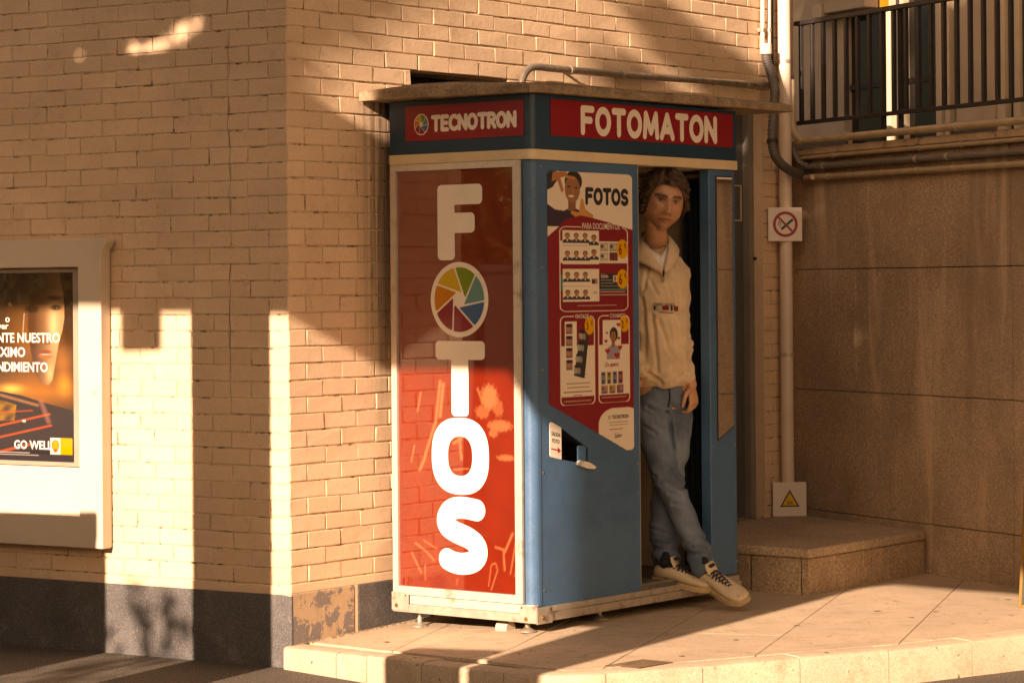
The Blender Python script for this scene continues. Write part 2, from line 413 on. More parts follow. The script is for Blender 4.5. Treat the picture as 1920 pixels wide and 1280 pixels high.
# pavement bed and slabs
def clip(poly, p, n_):
    out = []
    for i in range(len(poly)):
        a, b = poly[i], poly[(i + 1) % len(poly)]; da, db = (a - p).dot(n_), (b - p).dot(n_)
        if da >= 0: out.append(a)
        if (da >= 0) != (db >= 0): out.append(a + (b - a) * (da / (da - db)))
    return out
far_r = front[-1] + V2(-.4, 4.5)
bed_poly = [p for p in inner] + [far_r, V2(.2, 15.0), K + BD * 4.6 + AD * .3, K + AD * .2 + BD * .1]
bed = MB(); bp = bed_poly; cen = V2(.5, 10.8)
bed.add([(cen.x, cen.y, -.012)] + [(p.x, p.y, zpav(p.x) - .012) for p in bp], [(0, i + 1, (i + 1) % len(bp) + 1) for i in range(len(bp))])
pavement = bed.build('pavement', M_gap, fix=False); tag(pavement, kind='structure')
pa = rad(16); pu, pv = V2(math.cos(pa), -math.sin(pa)), V2(math.sin(pa), math.cos(pa)); po = V2(ground(1411, 1232).x, ground(1411, 1232).y)
SW, SL = .462, 1.55
for i in range(-7, 9):
    off = .62 * (i % 2)
    for j in range(-4, 7):
        c_ = [po + pu * ((i + a) * SW + (.0022 if a == 0 else -.0022)) + pv * ((j + b) * SL + off + (.0022 if b == 0 else -.0022)) for a, b in ((0, 0), (1, 0), (1, 1), (0, 1))]
        for a, b in zip(inner[:-1], inner[1:]):
            t = (b - a).normalized(); c_ = clip(c_, a + V2(-t.y, t.x) * .003, V2(-t.y, t.x)) if c_ else c_
        if c_: c_ = clip(c_, K, -AD)                                   # stop at the brick wall
        if c_: c_ = clip(c_, CC + NC * .0, NC)                         # and at the stone wall
        if len(c_) < 3: continue
        area = abs(sum(c_[k].x * c_[(k + 1) % len(c_)].y - c_[(k + 1) % len(c_)].x * c_[k].y for k in range(len(c_)))) / 2
        if area < .004: continue
        dz = random.uniform(-.0004, .0004); mb = MB()
        mb.prism([(p.x, p.y) for p in c_], -.03, 0.0, lambda p, q, h, dz=dz: (p, q, zpav(p) + h + dz)); mb.build('paving_slab', M_pave, pavement)
# cast drain cover let into the pavement
M_iron = simple('drain_iron', (.20, .125, .065), .75, .3, 25, 90, .5, .002, metal=.2)
dq = [ground(*p) for p in ((1143, 1246), (1206, 1235.5), (1262, 1241), (1200, 1252))]; dcc = sum(dq, Vector()) / 4
dcv = empty('drain_cover', Matrix.Translation((dcc.x, dcc.y, .0)), 'small square rusty metal drain cover set into the paving by the kerb', 'drain cover')
mb = MB(); mb.prism([((p - dcc).x, (p - dcc).y) for p in dq], -.01, .0014, lambda p, q, h: (p, q, h)); mb.build('rim', M_gap, dcv)
mb = MB(); mb.prism([((p - dcc).x * .93, (p - dcc).y * .93) for p in dq], -.01, .0024, lambda p, q, h: (p, q, h)); mb.build('lid', M_iron, dcv)

# ------------------------------------------------------------------ brick walls
def brick_mesh(name, L, mat_, seed, H=.0605, D=.045, c=.0022):
    r = np.random.default_rng(seed); vs_, fs = cham(-L / 2, L / 2, 0, D, -H / 2, H / 2, c)
    vs_ = np.array(vs_); vs_[:, 0] += r.normal(0, .0017, len(vs_)); vs_[:, 2] += r.normal(0, .0013, len(vs_)); vs_[:, 1] += np.abs(r.normal(0, .0009, len(vs_)))
    mb = MB(); mb.add(vs_.tolist(), fs); return mb.mesh(name, mat_)
def course_wall(root, sgn, mod, z0, pitch, rows, x_end, skip, mat_, show, hides, start_parity):
    """bricks as children of root; local x along the wall, outer face towards sgn*y; show(x, z) decides which ones the camera sees"""
    cache = {}
    rest = MB(); made = 0
    for r in range(rows):
        z = z0 + pitch * (r + .5); x = 0.0; first = True
        while x < x_end - .01:
            L = mod / 2 if (first and (r + start_parity) % 2 == 0) else mod; first = False; L = min(L * (1 if L < mod * .7 else 1 + .035 * math.sin(r * 12.9 + x * 37.7)), x_end - x); a, b = x, x + L; x += L
            pieces = [(a, b)]
            for (sx0, sx1, sz0, sz1) in skip:                          # openings: cut bricks that run into them
                if z > sz0 and z < sz1:
                    nx = []
                    for p, q in pieces:
                        if q <= sx0 or p >= sx1: nx.append((p, q)); continue
                        if p < sx0 - .02: nx.append((p, sx0))
                        if q > sx1 + .02: nx.append((sx1, q))
                    pieces = nx
            for p, q in pieces:
                l_ = q - p - .0058; cx_ = (p + q) / 2
                if l_ < .012: continue
                if any(hx0 < p and q < hx1 and hz0 < z < hz1 for hx0, hx1, hz0, hz1 in hides): continue
                out = sgn * random.uniform(-.0014, .0012)
                if show(cx_, z) and made < 300:
                    key = round(l_, 3)
                    me = cache.setdefault((key, random.randrange(3)) if l_ > .1 else key, brick_mesh('brick', key, mat_, random.randrange(9999)))
                    o = bpy.data.objects.new('brick', me); link(o, root); made += 1
                    o.location = (cx_ + random.uniform(-.0008, .0008), out, z + random.uniform(-.0016, .0016))
                    o.rotation_euler = (0, random.uniform(-.008, .008), 0 if sgn < 0 else math.pi)
                else:
                    vs_, fs = cham(p + .0029, q - .0029, min(0, -sgn * .045) , max(0, -sgn * .045), z - .0302, z + .0302, .0035)
                    rest.add(vs_, fs)
    if rest.f: tag(rest.build('brick_courses', mat_, root), kind='stuff')
    return made
PITCH = .0661
# left face of the building
wa = MB(); wa.box(.004, 4.2, -.30, -.0045, -.5, 4.0)
wall_a = wa.build('brick_wall', M_mortar); wall_a.matrix_world = M_A
tag(wall_a, 'cream painted brick wall on the left carrying the framed poster', 'wall')
na = course_wall(wall_a, 1, .1915, .186, PITCH, 57, 4.2, [], M_brick, lambda x, z: x < 1.62 and z < 2.55, [(1.02, 4.0, .33, 1.5)], 0)
ck = MB(); cz = [.9 + .055 * i for i in range(30)]; ck.tube([(.288 + .006 * math.sin(i * 2.3) + random.uniform(-.006, .006), -.0006, z_) for i, z_ in enumerate(cz)], [random.uniform(.0004, .0013) for _ in cz], 5); ck.build('crack', M_gap, wall_a)
mb = MB(); mb.box(.001, 4.2, -.05, .0015, .148, .1835, c=.002); mb.build('render_band', M_brick, wall_a)
mb = MB(); mb.box(-.004, 4.2, -.05, .003, -.5, .1475, c=.003); mb.build('plinth', M_plinth, wall_a)
# right face of the building, behind the booth
WIN = (.751, 1.405, 1.98, 2.257); DOOR = (2.62, 3.435, .203, 2.27)
wb = MB(); segs_x = [.004, WIN[0], WIN[1], DOOR[0], DOOR[1], 3.74]
for x0, x1 in zip(segs_x[:-1], segs_x[1:]):
    if x0 == WIN[0]: wb.box(x0, x1, .0045, .30, -.5, WIN[2]); wb.box(x0, x1, .0045, .30, WIN[3], 4.0)
    elif x0 == DOOR[0]: wb.box(x0, x1, .0045, .30, -.5, .15); wb.box(x0, x1, .0045, .30, DOOR[3], 4.0)
    else: wb.box(x0, x1, .0045, .30, -.5, 4.0)
wall_b = wb.build('brick_wall', M_mortar); wall_b.matrix_world = M_B
tag(wall_b, 'cream painted brick wall behind the photo booth with dark slot window and grey door', 'wall')
nb_ = course_wall(wall_b, -1, .2015, .192, PITCH, 57, 3.70, [WIN, DOOR], M_brick_b,
    lambda x, z: z < 2.86 and ((x < .66) or (z > 2.12) or (3.44 < x)), [], 0)
mb = MB(); mb.box(.001, .70, -.0015, .05, .155, .1895, c=.002); mb.build('render_band', M_brick_b, wall_b)
mb = MB(); mb.box(-.003, .372, -.003, .05, -.3, .1545, c=.003); mb.build('plinth', M_peel, wall_b)
mb = MB(); mb.box(.376, .392, -.0015, .05, -.3, .1545); mb.build('plinth_joint', M_brick_b, wall_b)
mb = MB(); mb.box(.396, 2.55, -.0028, .05, -.3, .1545, c=.003); mb.build('plinth', M_plinth, wall_b)
M_black = simple('dark_void', (.012, .012, .012), .8)
M_dark_glass = NT('dark_glass'); M_dark_glass.base((.012, .014, .014)); M_dark_glass.set(Roughness=.06); M_dark_glass = M_dark_glass.m
mb = MB(); mb.box(WIN[0] + .001, WIN[1] - .001, .16, .20, WIN[2], WIN[3]); wv = mb.build('window', M_dark_glass, wall_b)
mb = MB(); mb.box(WIN[0], WIN[1], .012, .16, WIN[3] - .022, WIN[3] - .0005); mb.build('lintel', simple('window_lintel', (.16, .11, .065), .8, .2, 20), wv)
M_door = simple('door_paint', (.085, .08, .072), .45, .12, 3, 120, .1, .001)
M_frame_g = simple('door_frame_grey', (.20, .175, .145), .5, .1, 5)
dr = MB(); dr.box(DOOR[0] + .045, DOOR[1] - .045, .085, .125, DOOR[2], DOOR[3] - .045, c=.002); door = dr.build('door', M_door, wall_b)
mb = MB()
mb.box(DOOR[0], DOOR[0] + .045, .05, .14, DOOR[2], DOOR[3]); mb.box(DOOR[1] - .045, DOOR[1], .05, .14, DOOR[2], DOOR[3]); mb.box(DOOR[0] + .045, DOOR[1] - .045, .05, .14, DOOR[3] - .045, DOOR[3])
mb.build('door_frame', M_frame_g, door)
mb = MB(); mb.box(DOOR[1] - .0015, DOOR[1] + .0035, -.0005, .052, DOOR[2], DOOR[3]); mb.box(DOOR[0] - .0035, DOOR[0] + .0015, -.0005, .052, DOOR[2], DOOR[3]); mb.build('door_reveal', M_brick_b, door)
mb = MB(); hx, hz = plane_px(M_B, .085, 1423, 485); mb.tube([(hx, .085, hz), (hx, .04, hz)], .009); mb.tube([(hx, .042, hz), (hx - .11, .042, hz)], .008); mb.box(hx - .018, hx + .018, .078, .086, hz - .10, hz + .04, c=.002)
mb.build('handle', simple('door_handle_steel', (.10, .09, .08), .3, metal=1.0), door)
mb = MB(); x0, z1 = plane_px(M_B, .08, 1366, 346); x1, z0 = plane_px(M_B, .08, 1391, 415); w = .007
for b_ in ((x0, x1, z1 - w, z1), (x0, x1, z0, z0 + w), (x1 - w, x1, z0 + w, z1 - w), (x0, x0 + w, z0 + w, z1 - w)): mb.box(b_[0], b_[1], .079, .0855, b_[2], b_[3])
mb.build('notice_outline', simple('notice_line', (.50, .36, .24), .6), door)

# ------------------------------------------------------------------ stone retaining wall on the right
rw = MB(); rw.box(-.6, 5.0, .028, .40, -.5, 1.985)
wall_c = rw.build('retaining_wall', M_gap); wall_c.matrix_world = M_C
tag(wall_c, 'brown stone slab retaining wall under the balcony railing', 'wall')
rowz = [-.05, .232, .826, 1.42, 1.985]
for r in range(4):
    joints = [-.08, .545, 1.146, 1.746, 2.346, 2.95, 3.55, 4.2]
    if r == 3: joints = [-.08, .545 + .0, 1.741, 2.35, 2.95, 3.55, 4.2]
    if r == 1: joints = [-.08, .555, 1.152, 1.752, 2.35, 2.95, 3.55, 4.2]
    for a, b in zip(joints[:-1], joints[1:]):
        g_ = .0022
        mb = MB(); y = random.uniform(0, .0025); mb.box(a + g_, b - g_, y, y + .05, rowz[r] + .0018, rowz[r + 1] - .0018, c=.002); mb.build('stone_slab', M_stone, wall_c)
mb = MB(); mb.box(-.1, 4.2, -.028, .45, 1.986, 2.022, c=.004); mb.build('coping', simple('coping_concrete', (.46, .33, .22), .85, .2, 8, 120, .4, .002, dirt=((.20, .13, .08), 14, .56)), wall_c)

# landing block in front of the grey door
q1 = ground(1517, 1118, -.005); Q1 = V2(q1.x, q1.y); depthL = (Q1 - K).dot(NB)
M_L = frame_matrix(Q1, BD)
land = empty('stone_landing', M_L, 'low weathered stone landing block before the grey door', 'step')
Li = M_L.inverted(); cin = Li @ Vector((CC.x, CC.y, 0)); cdl = Li.to_3x3() @ Vector((CD.x, CD.y, 0))
xr0 = cin.x + cdl.x * ((0 - cin.y) / cdl.y); xr1 = cin.x + cdl.x * ((depthL - cin.y) / cdl.y); xl = .0
M_land_face = NT('landing_face')
_t = M_land_face; _c = _t.mix(_t.ramp(_t.noise(4, 5), .3, .7), (.46, .33, .215), (.68, .50, .345)); _g = _t.noise(110, 3, .7)
_c = _t.mix(_t.ramp(_g, .40, .6, .8, 0), _c, (.22, .145, .085)); _s = _t.noise(1, 4, .6, stretch=(16, 16, 1.6)); _t.base(_t.mix(_t.ramp(_s, .58, .74, 0, .75), _c, (.055, .038, .024)))
_t.set(Roughness=.9); _t.bump(_g, .9, .006); M_land_face = _t.m
xs = [xl, .235, .455, .68, xr0]                                       # joints of the long face
core = MB(); core.prism([(.03, .03), (xr0 - .03, .03), (xr1 - .03, depthL - .006), (.03, depthL - .006)], -.05, .155, lambda p, q, h: (p, q, h)); core.build('core', M_gap, land)
for a, b in zip([0.0] + xs[1:-1], xs[1:-1] + [xr0 - .012]):
    mb = MB(); mb.box(a + .003, b - .003, 0, .04, -.04, .158, c=.004); mb.build('face_block', M_land_face, land)
ya = [0.0, .30, .62, depthL - .01]
for a, b in zip(ya[:-1], ya[1:]):
    mb = MB(); mb.box(-.0, .04, max(a, .041) + .003, b - .003, -.04, .158, c=.004); mb.build('face_block', M_land_face, land)
mb = MB(); mb.prism([(-.008, -.008), (xr0 - .02, -.008), (xr1 - .02, depthL - .012), (-.008, depthL - .012)], .160, .202, lambda p, q, h: (p, q, h))
cap = mb.build('cap_slab', M_landing, land); bv = cap.modifiers.new('b', 'BEVEL'); bv.width = .008; bv.segments = 2

# loose bits on the pavement: dry leaves, gum and grit by the wall foot
rg = np.random.default_rng(77); mb = MB()
for i in range(70):
    u_, v_ = rg.uniform(560, 1915), rg.uniform(1120, 1255); p = ground(u_, v_, 0)
    ok = all((V2(p.x, p.y) - a).dot(V2(-(b - a).normalized().y, (b - a).normalized().x)) > .01 for a, b in zip(front[:-1], front[1:])) and (V2(p.x, p.y) - K).dot(-AD) > .02 and (V2(p.x, p.y) - CC).dot(NC) > .02
    if not ok: continue
    a_ = rg.uniform(0, 6.28); L = rg.uniform(.006, .020); W_ = L * rg.uniform(.25, .7); z0 = zpav(p.x) + .0016
    mb.add([(p.x + L * math.cos(a_ + t) * (1 if k % 2 == 0 else .6), p.y + W_ * math.sin(a_ * 2 + t), z0 + rg.uniform(0, .003)) for k, t in enumerate((0, 1.05, 2.1, 3.14, 4.2, 5.2))], [(0, 1, 2, 3, 4, 5)])
for i in range(150):
    t_ = rg.uniform(.02, 1.0); w_ = abs(rg.normal(0, .025)) + .004; q = K + BD * t_ + NB * w_; r0 = rg.uniform(.002, .007); z0 = zpav(q.x)
    mb.add([(q.x + r0 * x_, q.y + r0 * y_, z0 + r0 * z_) for x_, y_, z_ in ((1, 0, 0), (0, 1, .1), (-1, .1, 0), (0, -1, 0), (.1, .1, .9))], [(0, 1, 4), (1, 2, 4), (2, 3, 4), (3, 0, 4)])
gr_ = mb.build('litter', simple('dry_litter', (.16, .10, .055), .9, .4, 60), fix=False); tag(gr_, 'dry leaf scraps and grit scattered on the pavement', 'litter', kind='stuff')
# ------------------------------------------------------------------ photo booth
def blue_paint():
    t = NT('booth_blue'); col = (.040, .125, .235); c = t.mix(t.ramp(t.noise(3.5, 5), .3, .7), scaled(col, .84), scaled(col, 1.14))
    c = t.mix(t.ramp(t.noise(9, 7, .75), .56, .74, 0, .6), c, (.035, .085, .13)); sc = t.noise(1.0, 6, .8, stretch=(16, 16, 150), dist=1.2); c = t.mix(t.ramp(sc, .66, .70, 0, .45), c, (.20, .29, .36))
    ch = t.noise(75, 4, .8); c = t.mix(t.ramp(ch, .735, .755, 0, .8), c, (.38, .36, .32)); c = t.mix(t.ramp(t.noise(1.0, 5, .7, stretch=(40, 40, 2.0)), .58, .76, 0, .35), c, (.07, .085, .085))
    t.base(t.grain(c, .10, 260)); t.set(Roughness=t.ramp(t.noise(14, 4), .3, .7, .32, .58)); n1 = t.bump(t.noise(260, 2), .12, .0008); t.bump(t.noise(5, 2), .12, .006, prev=n1); return t.m
M_blue = blue_paint()
M_blue_shade = simple('booth_blue_shaded', (.007, .042, .075), .40, .10, 6)  # booth blue darkened: the roof's shade is put into the fascia colour
M_red = simple('booth_red', (.29, .012, .020), .35, .06, 5)
M_band = simple('booth_cream_band', (.68, .54, .34), .5, .08, 6)
M_alu = simple('brushed_aluminium', (.72, .66, .56), .42, .06, 30, metal=.55, dirt=((.42, .33, .24), 9, .60))
M_alu_d = simple('galvanised_steel', (.50, .44, .36), .5, .15, 24, metal=.6, dirt=((.25, .17, .10), 18, .56))
M_white = simple('white_print', (.80, .74, .64), .45, .04, 10)
M_letter = simple('letter_white', (.86, .78, .66), .30, .03, 8, coat=.5)
M_int = simple('booth_interior', (.52, .44, .33), .6, .10, 3)
M_rubber = simple('black_rubber', (.02, .02, .02), .7)
M_brass = simple('bolt_brass', (.36, .21, .08), .45, metal=.9)
def print_mat(name, rough=.35, coat=.0, emis=0):
    t = NT(name); a = t.node('ShaderNodeAttribute'); a.attribute_name = 'Col'; t.base(a.outputs['Color']); t.set(Roughness=rough)
    if coat: t.set(Coat_Weight=coat, Coat_Roughness=.02)
    return t.m
M_print = print_mat('printed_sheet', .45)
M_print_gloss = print_mat('printed_gloss_sheet', .30, 1.0)
M_print_gloss.node_tree.nodes['Principled BSDF'].inputs['Coat IOR'].default_value = 2.3
def flat(name, c, rough=.45, coat=0.0):
    t = NT(name); t.base(c); t.set(Roughness=rough)
    if coat: t.set(Coat_Weight=coat, Coat_Roughness=.02)
    return t.m
BL_, BW = 1.441, .711                    # length along the wall, depth from the wall
booth = empty('photo_booth', M_S, 'blue and red photo booth with open doorway standing against the brick wall', 'photo booth')
RC = .036                                # chamfer of the near corner
# carcass
mb = MB(); mb.box(.012, .717, .15, BW - .004, .100, 1.838); mb.build('cabinet', M_int, booth)
mb = MB(); mb.box(.712, BL_ - .003, BW - .03, BW - .004, .100, 1.838); mb.build('back_panel', M_int, booth)
mb = MB(); mb.box(.719, BL_ - .003, BW - .0345, BW - .0315, 1.775, 1.784); mb.build('back_seam', M_black, booth)
mb = MB(); mb.box(.006, BL_ - .004, .010, BW - .006, .085, .1145); mb.build('floor_panel', simple('booth_floor', (.13, .10, .075), .7, .2, 15), booth)
mb = MB(); mb.box(.012, BL_ - .004, .006, BW - .004, 1.8385, 1.86); mb.build('ceiling_panel', M_int, booth)
mb = MB(); mb.box(BL_ - .028, BL_ + .001, .03, BW - .002, .098, 1.8375); mb.build('end_wall', M_blue, booth)
# partition inside the doorway, on the cabinet
mb = MB(); mb.box(.7175, .722, .002, BW - .035, .1146, 1.838); mb.build('partition', M_int, booth)
# side panel with the chute opening
HOLE = [(.181, .789), (.360, .700), (.360, .636), (.181, .664)]
def plate(name, outer, holes, y0, y1, mat_, parent):
    bm = bmesh.new(); es = []
    for loop in [outer] + holes:
        vs_ = [bm.verts.new((x, y0, z)) for x, z in loop]
        for i in range(len(vs_)): es.append(bm.edges.new((vs_[i], vs_[(i + 1) % len(vs_)])))
    r_ = bmesh.ops.triangle_fill(bm, use_beauty=True, use_dissolve=False, edges=es, normal=(0, -1, 0))
    fs = [f for f in r_['geom'] if isinstance(f, bmesh.types.BMFace)]
    ex = bmesh.ops.extrude_face_region(bm, geom=fs); bmesh.ops.translate(bm, vec=(0, y1 - y0, 0), verts=[v for v in ex['geom'] if isinstance(v, bmesh.types.BMVert)])
    bmesh.ops.recalc_face_normals(bm, faces=bm.faces); me = bpy.data.meshes.new(name); bm.to_mesh(me); bm.free(); me.materials.append(mat_)
    return link(bpy.data.objects.new(name, me), parent)
side = plate('side_panel', [(RC + .012, .098), (.7165, .098), (.7165, 1.8385), (RC + .012, 1.8385)], [HOLE], 0.0, .0078, M_blue, booth)
# rounded corner post
mb = MB(); n = 8; pr = [(0.0 + RC * (1 - math.sin(a)), RC * (1 - math.cos(a))) for a in [math.pi / 2 * i / n for i in range(n + 1)]]
pr = [(RC * (1 - math.sin(math.pi / 2 * i / n)), RC * (1 - math.cos(math.pi / 2 * i / n))) for i in range(n + 1)]
mb.prism([(RC + .0105, -.0015)] + [(x - .0015, y - .0015) for x, y in pr] + [(-.0015, RC + .006), (.0115, RC + .006), (.0115, .0075), (RC + .0105, .0075)], .100, 1.8375, lambda p, q, h: (p, q, h))
mb.build('corner_post', M_blue, booth, smooth=30)
mb = MB(); mb.box(-.0008, .011, RC + .0062, RC + .0098, .105, 1.837); mb.build('edge_seal', M_rubber, booth)
# door post with the mirror
MP = [(1.2945, 1.806), (1.413, 1.806), (1.415, .742), (1.2945, .690)]
post = MB(); post.box(1.241, BL_, .0, .05, .104, 1.838, c=.003); post_o = post.build('door_post', M_blue, booth)
M_mirror = NT('mirror'); M_mirror.base((.80, .78, .74)); M_mirror.set(Metallic=1.0, Roughness=.035); M_mirror = M_mirror.m
mb = MB(); mb.prism(MP, -.0045, .002, lambda p, q, h: (p, h, q)); mb.build('mirror', M_mirror, post_o)
mb = MB()
mb.prism([(1.290, 1.812), (1.4175, 1.812), (1.4195, .738), (1.2895, .681)], -.0028, .001, lambda p, q, h: (p, h, q)); mb.build('mirror_surround', M_rubber, post_o)
mb = MB(); mb.box(1.296, 1.411, -.0058, -.0046, 1.798, 1.806); mb.build('mirror_clip', M_white, post_o)
# lining of the far end and the curtain drawn back beside the doorway
mb = MB(); mb.box(BL_ - .0335, BL_ - .0285, .051, BW - .031, .1146, 1.838); mb.build('end_lining', M_int, booth)
mb = MB(); mb.box(BL_ - .0348, BL_ - .0336, .23, BW - .032, 1.772, 1.780); mb.build('lining_seam', M_black, booth)
cu = MB(); nx, nz = 70, 10; y0c, y1c = .056, .232; vs_ = []
for j in range(nz + 1):
    for i in range(nx + 1):
        t = i / nx; z = .135 + (1.80 - .135) * j / nz; vs_.append((1.372 + .016 * math.sin(t * 34 + .4 * math.sin(j)) + .005 * math.sin(t * 71), y0c + (y1c - y0c) * t, z))
cu.add(vs_, [(j * (nx + 1) + i, j * (nx + 1) + i + 1, (j + 1) * (nx + 1) + i + 1, (j + 1) * (nx + 1) + i) for j in range(nz) for i in range(nx)])
M_curt = simple('navy_curtain', (.010, .022, .030), .85, .2, 30)
cur = cu.build('curtain', M_curt, booth, smooth=60, fix=False); sm = cur.modifiers.new('s', 'SOLIDIFY'); sm.thickness = .003
mb = MB(); mb.tube([(1.372, .05, 1.815), (1.372, BW - .04, 1.815)], .010); mb.build('curtain_rail', M_alu_d, booth, smooth=40)
# stool
mb = MB(); mb.tube([(1.13, .52, .115), (1.13, .52, .135), (1.13, .52, .14), (1.13, .52, .50)], [.13, .13, .03, .03], 20); st_ = mb.build('stool', M_alu_d, booth, smooth=40)
mb = MB(); mb.tube([(1.13, .52, .50), (1.13, .52, .505), (1.13, .52, .53), (1.13, .52, .54)], [.15, .16, .16, .14], 24); mb.build('seat', M_rubber, st_, smooth=40)
# fascia round the top
FZ0, FZ1 = 1.8795, 2.094
fp = [(.004 + RC * 0, BW + .012)] ; fo = .006
outl = [(-fo, BW + .004), (-fo, RC)] + [(RC * (1 - math.sin(a)) - fo, RC * (1 - math.cos(a)) - fo) for a in [math.pi / 2 * (1 - i / 6) for i in range(7)]] + [(BL_ + .003, -fo), (BL_ + .003, BW + .004)]
mb = MB(); mb.prism(outl, FZ0, FZ1, lambda p, q, h: (p, q, h)); fascia = mb.build('fascia', M_blue_shade, booth, smooth=30)
mb = MB(); o2 = [(p - .004 if p < .5 else p + .003, q - .004 if q < .5 else q) for p, q in outl]
mb.prism(o2, 1.8405, 1.879, lambda p, q, h: (p, q, h)); mb.build('band', M_band, booth, smooth=30)
fe = lambda off: (lambda a, b: (-off, BW - a, b))         # print plane on the end face: a runs from its left edge
fs_ = lambda off: (lambda a, b: (a, -off, b))             # print plane on the long side
mb = MB(); mb.box(-fo - .003, -fo + .001, .030, .629, 1.932, 2.071); pe = mb.build('name_plate', M_red, fascia)
mb = MB(); mb.box(.116, 1.417, -fo - .003, -fo + .001, 1.936, 2.079); ps = mb.build('name_plate', M_red, fascia)
mb = MB(); stroke_text(mb, 'FOTOMATON', .313, 1.945, .977, .119, .118, fs_(fo + .0045), gap=.30, res=18); mb.build('lettering', M_letter, ps)
a0 = BW - end_px(812, 235)[0]; a1 = BW - end_px(971, 235)[0]
mb = MB(); stroke_text(mb, 'TECNOTRON', a0, 1.964, a1 - a0, .068, .125, fe(fo + .0045), gap=.27, res=14); mb.build('lettering', M_letter, pe)
APC = [(.36, .40, .06), (.17, .34, .10), (.10, .33, .36), (.05, .17, .34), (.22, .015, .03), (.34, .02, .02), (.60, .24, .03), (.68, .45, .05)]
def aperture(parent, ca, cb, rx, ry, ring, fn, fn2, seven=True):
    mb = MB(); sheet(mb, lambda a, b: ell_d(a, b, ca, cb, rx, ry), ca - rx, ca + rx, cb - ry, cb + ry, 48, fn)
    em = mb.build('emblem', M_letter, parent)
    cols = [(.60, .40, .03), (.16, .26, .02), (.10, .27, .26), (.03, .12, .26), (.24, .012, .03), (.24, .012, .03), (.58, .20, .012)]
    ni = 7; ri = .27
    for k in range(ni):
        th0, th1 = 112 - k * 360 / ni, 112 - (k + 1) * 360 / ni
        def sd(a, b, th0=th0, th1=th1):
            x, y = (a - ca) / (rx * ring), (b - cb) / (ry * ring)
            def edge(th):                                  # blade edge: tangent line to the inner opening
                c, s = math.cos(rad(th)), math.sin(rad(th)); px_, py_ = ri * c, ri * s
                tx, ty = math.cos(rad(th + 52)), math.sin(rad(th + 52)); return (x - px_) * (-ty) + (y - py_) * tx
            d = np.maximum(np.hypot(x, y) - 1, np.maximum(edge(th0), -edge(th1)) + .030)
            c, s = math.cos(rad((th0 + th1) / 2 + 40)), math.sin(rad((th0 + th1) / 2 + 40))
            return np.maximum(d, -(x * c + y * s) ) * min(rx, ry)
        mb = MB(); sheet(mb, sd, ca - rx, ca + rx, cb - ry, cb + ry, 56, fn2)
        if mb.f: mb.build('blade', flat('blade_%d' % k, cols[k], .3, .6), em)
la = BW - end_px(793, 233)[0]; aperture(pe, la, end_px(793, 234)[1], .038, .043, .90, fe(fo + .0045), fe(fo + .0058))

# end sign: red sheet behind a gloss film, in an aluminium frame
SA0, SA1, SZ0, SZ1 = .030, BW - .054, .142, 1.817      # a from the left edge
def px_end_a(u, v): y, z = end_px(u, v); return BW - y, z
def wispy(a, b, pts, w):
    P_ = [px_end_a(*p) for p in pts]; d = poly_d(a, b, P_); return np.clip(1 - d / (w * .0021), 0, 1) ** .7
_sa = []
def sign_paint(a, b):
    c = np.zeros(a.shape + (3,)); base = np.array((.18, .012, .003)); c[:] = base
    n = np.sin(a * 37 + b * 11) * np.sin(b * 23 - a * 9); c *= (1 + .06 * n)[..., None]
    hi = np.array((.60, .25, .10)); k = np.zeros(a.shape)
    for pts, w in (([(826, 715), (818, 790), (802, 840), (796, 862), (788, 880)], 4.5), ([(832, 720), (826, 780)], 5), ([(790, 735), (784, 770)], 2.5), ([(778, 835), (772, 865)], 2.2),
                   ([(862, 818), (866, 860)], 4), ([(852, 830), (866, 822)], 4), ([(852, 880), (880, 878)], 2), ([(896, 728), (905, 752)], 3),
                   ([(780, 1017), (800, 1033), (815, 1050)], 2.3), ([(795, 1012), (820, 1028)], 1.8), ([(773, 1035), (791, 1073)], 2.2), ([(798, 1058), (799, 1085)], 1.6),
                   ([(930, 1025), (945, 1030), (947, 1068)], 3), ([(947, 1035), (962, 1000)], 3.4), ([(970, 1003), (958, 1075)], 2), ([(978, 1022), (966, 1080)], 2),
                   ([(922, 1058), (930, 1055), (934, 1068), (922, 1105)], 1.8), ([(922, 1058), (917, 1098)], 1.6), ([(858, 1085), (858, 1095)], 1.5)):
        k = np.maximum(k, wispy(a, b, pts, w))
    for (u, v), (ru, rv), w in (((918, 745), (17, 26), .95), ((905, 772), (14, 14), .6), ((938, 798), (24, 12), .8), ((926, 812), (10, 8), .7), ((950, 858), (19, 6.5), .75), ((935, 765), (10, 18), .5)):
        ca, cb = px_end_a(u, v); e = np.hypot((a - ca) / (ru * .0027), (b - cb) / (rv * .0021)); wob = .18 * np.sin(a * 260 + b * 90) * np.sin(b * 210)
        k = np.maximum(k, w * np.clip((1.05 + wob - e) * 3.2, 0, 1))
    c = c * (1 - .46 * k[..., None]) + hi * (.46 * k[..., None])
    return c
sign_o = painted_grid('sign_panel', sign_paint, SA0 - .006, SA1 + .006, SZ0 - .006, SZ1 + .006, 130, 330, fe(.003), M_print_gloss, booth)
mb = MB(); mb.box(-.0025, .0115, .045, BW - .012, .118, 1.835); mb.build('sign_backing', M_rubber, sign_o)
fw_l, fw_r, fw_b, fw_t = .028, .034, .033, .026
FA0, FA1, FB0, FB1 = .003, BW - RC - .011, .112, 1.8385
def bar(parent, a0, a1, b0, b1, mit):                    # mitred frame bar on the end face
    mb = MB(); mb.prism(mit, .0, .016, lambda p, q, h: (-h, BW - p, q)); return mb.build('frame_bar', M_alu, parent)
fr = empty('sign_frame'); fr.parent = booth
g_ = .0006
